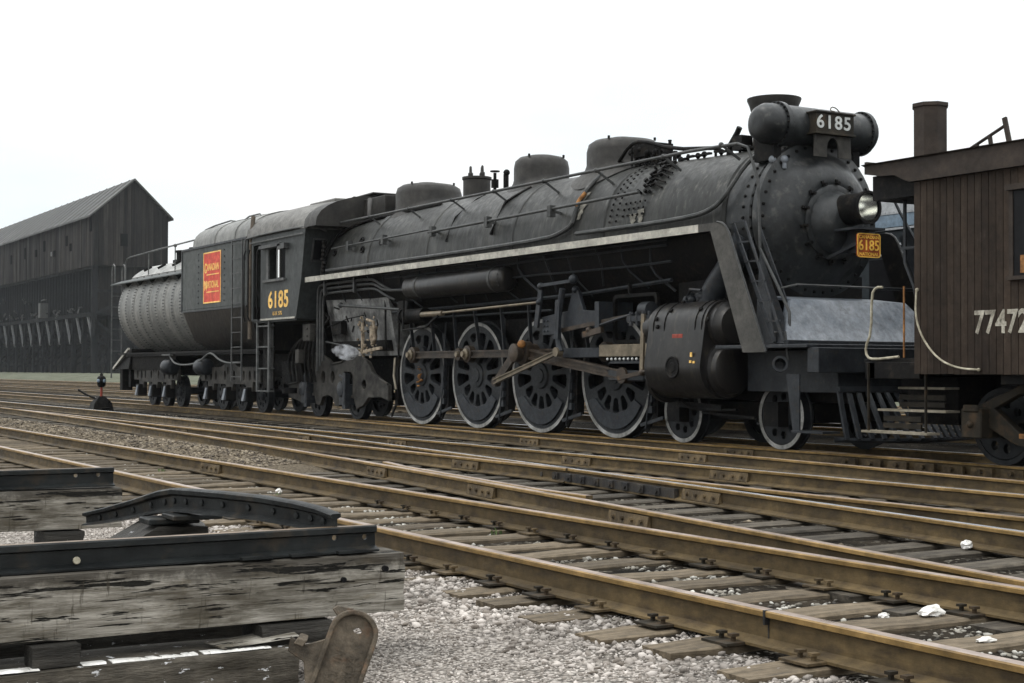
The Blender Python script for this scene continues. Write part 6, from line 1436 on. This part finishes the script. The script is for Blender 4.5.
# bent rail
path = [(-8.32, 2.200, .172), (-8.05, 2.245, .215), (-7.75, 2.300, .270), (-7.45, 2.350, .330), (-7.30, 2.375, .350), (-7.1, 2.40, .358), (-6.8, 2.45, .366), (-6.5, 2.53, .366), (-6.25, 2.60, .356), (-6.10, 2.64, .347), (-5.99, 2.67, .340)]
hts = [.072, .085, .10, .115, .118, .116, .115, .113, .110, .10, .07]
g = G(); P = [Vector(p) for p in path]; Q = []; Hh = []
for i in range(len(P)-1):
    for k in range(3): t_ = k/3; Q.append(P[i].lerp(P[i+1], t_)); Hh.append(hts[i]*(1-t_)+hts[i+1]*t_)
Q.append(P[-1]); Hh.append(hts[-1]); rings = []
for i, q in enumerate(Q):
    d = (Q[min(i+1, len(Q)-1)]-Q[max(i-1, 0)]).normalized(); s_ = Vector((d.y, -d.x, 0)).normalized(); h = Hh[i]; z = lambda f: Vector((0, 0, h*(f-.5)))
    rings.append([q+s_*.022+z(1.0), q+s_*.032+z(.93), q+s_*.030+z(.76), q+s_*.008+z(.66), q+s_*.008+z(.2), q+s_*.034+z(.10), q+s_*.036+z(0), q-s_*.034+z(0), q-s_*.034+z(.1), q-s_*.006+z(.2), q-s_*.006+z(.66), q-s_*.026+z(.76), q-s_*.026+z(1.0)])
g.loft(rings)
brl = g.done('bent_rail', 'oldrail', None, origin=path[-1], smooth=40); tag(brl, 'black crooked piece of rail with bolt heads resting on a squat block', 'rail', 'loose rails lying on timbers')
g = G()
for i in range(2, len(Q)-2, 2):
    q = Q[i]; d = (Q[i+1]-Q[i-1]).normalized(); s_ = Vector((d.y, -d.x, 0)).normalized(); g.lathe([(0, .016), (.010, .015), (.012, .008)], q+s_*.006+Vector((0, 0, -.006)), s_, 8)
g.done('bolt_head', 'oldrail', brl, split=True)
g = G(); g.box(-7.42, -7.24, 2.22, 2.48, .232, .262); g.box(-7.3, -7.1, 2.30, 2.55, .262, .288); o = g.done('packing_plate', 'oldrail', None, origin=(-7.3, 2.35, .23), bevel=.005); tag(o, 'dark packing plates between the crooked rail and the squat block', 'plate')
# cast plate with rim leaning on the timber end
nrm = Vector((.91, -.38, .15)).normalized(); rgt = Vector((0, 0, 1)).cross(nrm).normalized(); upv = nrm.cross(rgt); a = R_(-20)
r2v = rgt*math.cos(a)+upv*math.sin(a); u2v = upv*math.cos(a)-rgt*math.sin(a)
C0 = Vector((-5.50, 2.475, -.20))
MP = Matrix(((r2v.x, u2v.x, nrm.x, C0.x), (r2v.y, u2v.y, nrm.y, C0.y), (r2v.z, u2v.z, nrm.z, C0.z), (0, 0, 0, 1)))
def stad(w_, h_): return [(w_*math.cos(t), h_+w_*math.sin(t)*.95) for t in np.linspace(0, math.pi, 14)]+[(-w_*1.02, -h_*1.2), (w_*1.02, -h_*1.2)]
cpl = thing('cast_plate', 'rusty oval-ended cast iron plate with raised rim leaning by the timber end', 'casting', C0+Vector((0, 0, -.25)))
g = G(); g.plate(stad(.092, .15), [circ(.012, .165, .017, 12, .011)], MP, .016, .003); g.done('face', 'castrust', cpl)
g = G(); g.plate(stad(.100, .15), [stad(.080, .148)], MP @ T(0, 0, .012), .045, .006); g.done('rim', 'castrust', cpl, smooth=50)
g = G(); Rt = Matrix.Rotation(R_(90), 4, 'Z')
g.text('MADE IN', MP @ T(-.022, -.03, .009) @ Rt, .062, .0025, 0, .85); g.text('CANADA', MP @ T(.035, -.045, .009) @ Rt, .062, .0025, 0, .85); g.done('raised_letters', 'castrust', cpl)
g = G(); g.loft([[MP @ Vector(p) for p in ((-.09, .10, -.02), (-.09, .10, .01), (-.09, -.16, .01), (-.09, -.16, -.02))], [MP @ Vector(p) for p in ((-.17, .045, -.03), (-.17, .045, .0), (-.15, -.02, .0), (-.15, -.02, -.03))], [MP @ Vector(p) for p in ((-.235, .06, -.04), (-.235, .06, .0), (-.225, .0, .0), (-.225, .0, -.04))]])
g.loft([[MP @ Vector((x, y, z)) for x, y, z in ((-.205, .065, -.04), (-.17, .065, -.04), (-.165, .085, -.04), (-.20, .085, -.04))], [MP @ Vector((x, y, z)) for x, y, z in ((-.215, .035, .045), (-.175, .035, .045), (-.165, .065, .045), (-.205, .065, .045))]])
g.loft([[MP @ Vector((x, y, z)) for x, y, z in ((-.10, .235, -.02), (-.03, .245, -.02), (-.03, .245, .01), (-.10, .235, .01))], [MP @ Vector((x, y, z)) for x, y, z in ((-.115, .215, -.02), (-.08, .19, -.02), (-.08, .19, .02), (-.115, .215, .02))]])
g.done('bracket', 'castrust', cpl, bevel=.004)

# ------------------------------------------------------------------ white lumps, weeds
for X, Y, z, s, lb, ax in ((-6.84, 7.55, -.122, .034, 'white broken lump beside the curving rail, right side', (1, 1, .85)), (-5.07, 5.35, -.137, .042, 'long white stone between the rails of the nearest track', (.9, 1.7, .6)), (-5.15, 5.12, -.150, .022, 'small white stone touching the long white stone', (1, 1, .6)), (-4.45, 5.02, -.144, .032, 'flat white scrap at the right edge of the nearest track', (.7, 1.5, .35)), (-13.1, 5.25, -.132, .03, 'white stone by the joint bar of the nearest track', (1, 1, .8))):
    g = G(); bmesh.ops.create_icosphere(g.bm, subdivisions=3, radius=1)
    for v_ in g.bm.verts:
        q = v_.co*(1+.55*mnoise.noise(v_.co*1.7+Vector((X, Y, 0)))+.25*mnoise.noise(v_.co*5)); v_.co = Vector((X+q.x*s*ax[0], Y+q.y*s*ax[1], z+q.z*s*ax[2]))
    o = g.done('white_stone', 'white', None, origin=(X, Y, z), smooth=12); tag(o, lb, 'stone', 'white stones lying on the tracks')
MAT['weed'] = mat('green_weed', (.06, .10, .03), (.13, .17, .06), 9, rough=(.6, .8), bump=0)
MAT['dryweed'] = mat('dry_weed', (.20, .16, .09), (.30, .25, .15), 9, rough=(.6, .8), bump=0)
for i, (X, Y, lb, dry) in enumerate(((-13.45, 9.25, 'dry tan weed tuft beside the frog', 1), (-13.0, 5.2, 'green weed by the joint bar of the nearest track', 0), (-9.3, 5.42, 'tiny green weed against the far rail of the nearest track', 0), (-16.8, 5.3, 'pale green weed in the nearest track at left', 0))):
    g = G(); r_ = random.Random(i+40)
    for k in range(12):
        a = r_.uniform(0, 6.28); l_ = r_.uniform(.015, .05); b = Vector((X+r_.uniform(-.05, .05), Y+r_.uniform(-.04, .04), -.21)); t_ = b+Vector((math.cos(a)*l_*.7, math.sin(a)*l_*.7, l_+.03)); s_ = Vector((-math.sin(a), math.cos(a), 0))*.006
        m_ = b.lerp(t_, .55)+Vector((0, 0, .02)); v = g._v([b-s_*.4, b+s_*.4, m_+s_, t_, m_-s_]); g._f(v)
    o = g.done('weed_tuft', 'dryweed' if dry else 'weed', None, origin=(X, Y, -.2)); tag(o, lb, 'weed', 'weeds among the tracks')

# ------------------------------------------------------------------ haze
m = bpy.data.materials.new('haze_air'); m.use_nodes = True; n = m.node_tree.nodes; n.remove(n['Principled BSDF'])
pv = n.new('ShaderNodeVolumePrincipled'); pv.inputs['Color'].default_value = (.90, .95, 1, 1); pv.inputs['Density'].default_value = .00012; pv.inputs['Anisotropy'].default_value = .2
m.node_tree.links.new(pv.outputs[0], n['Material Output'].inputs['Volume'])
if True:
    g = G(); g.box(-4300, 700, -500, 4300, -1.8, 32); MAT['haze'] = m; h_ = g.done('haze', 'haze', None); h_['kind'] = 'stuff'
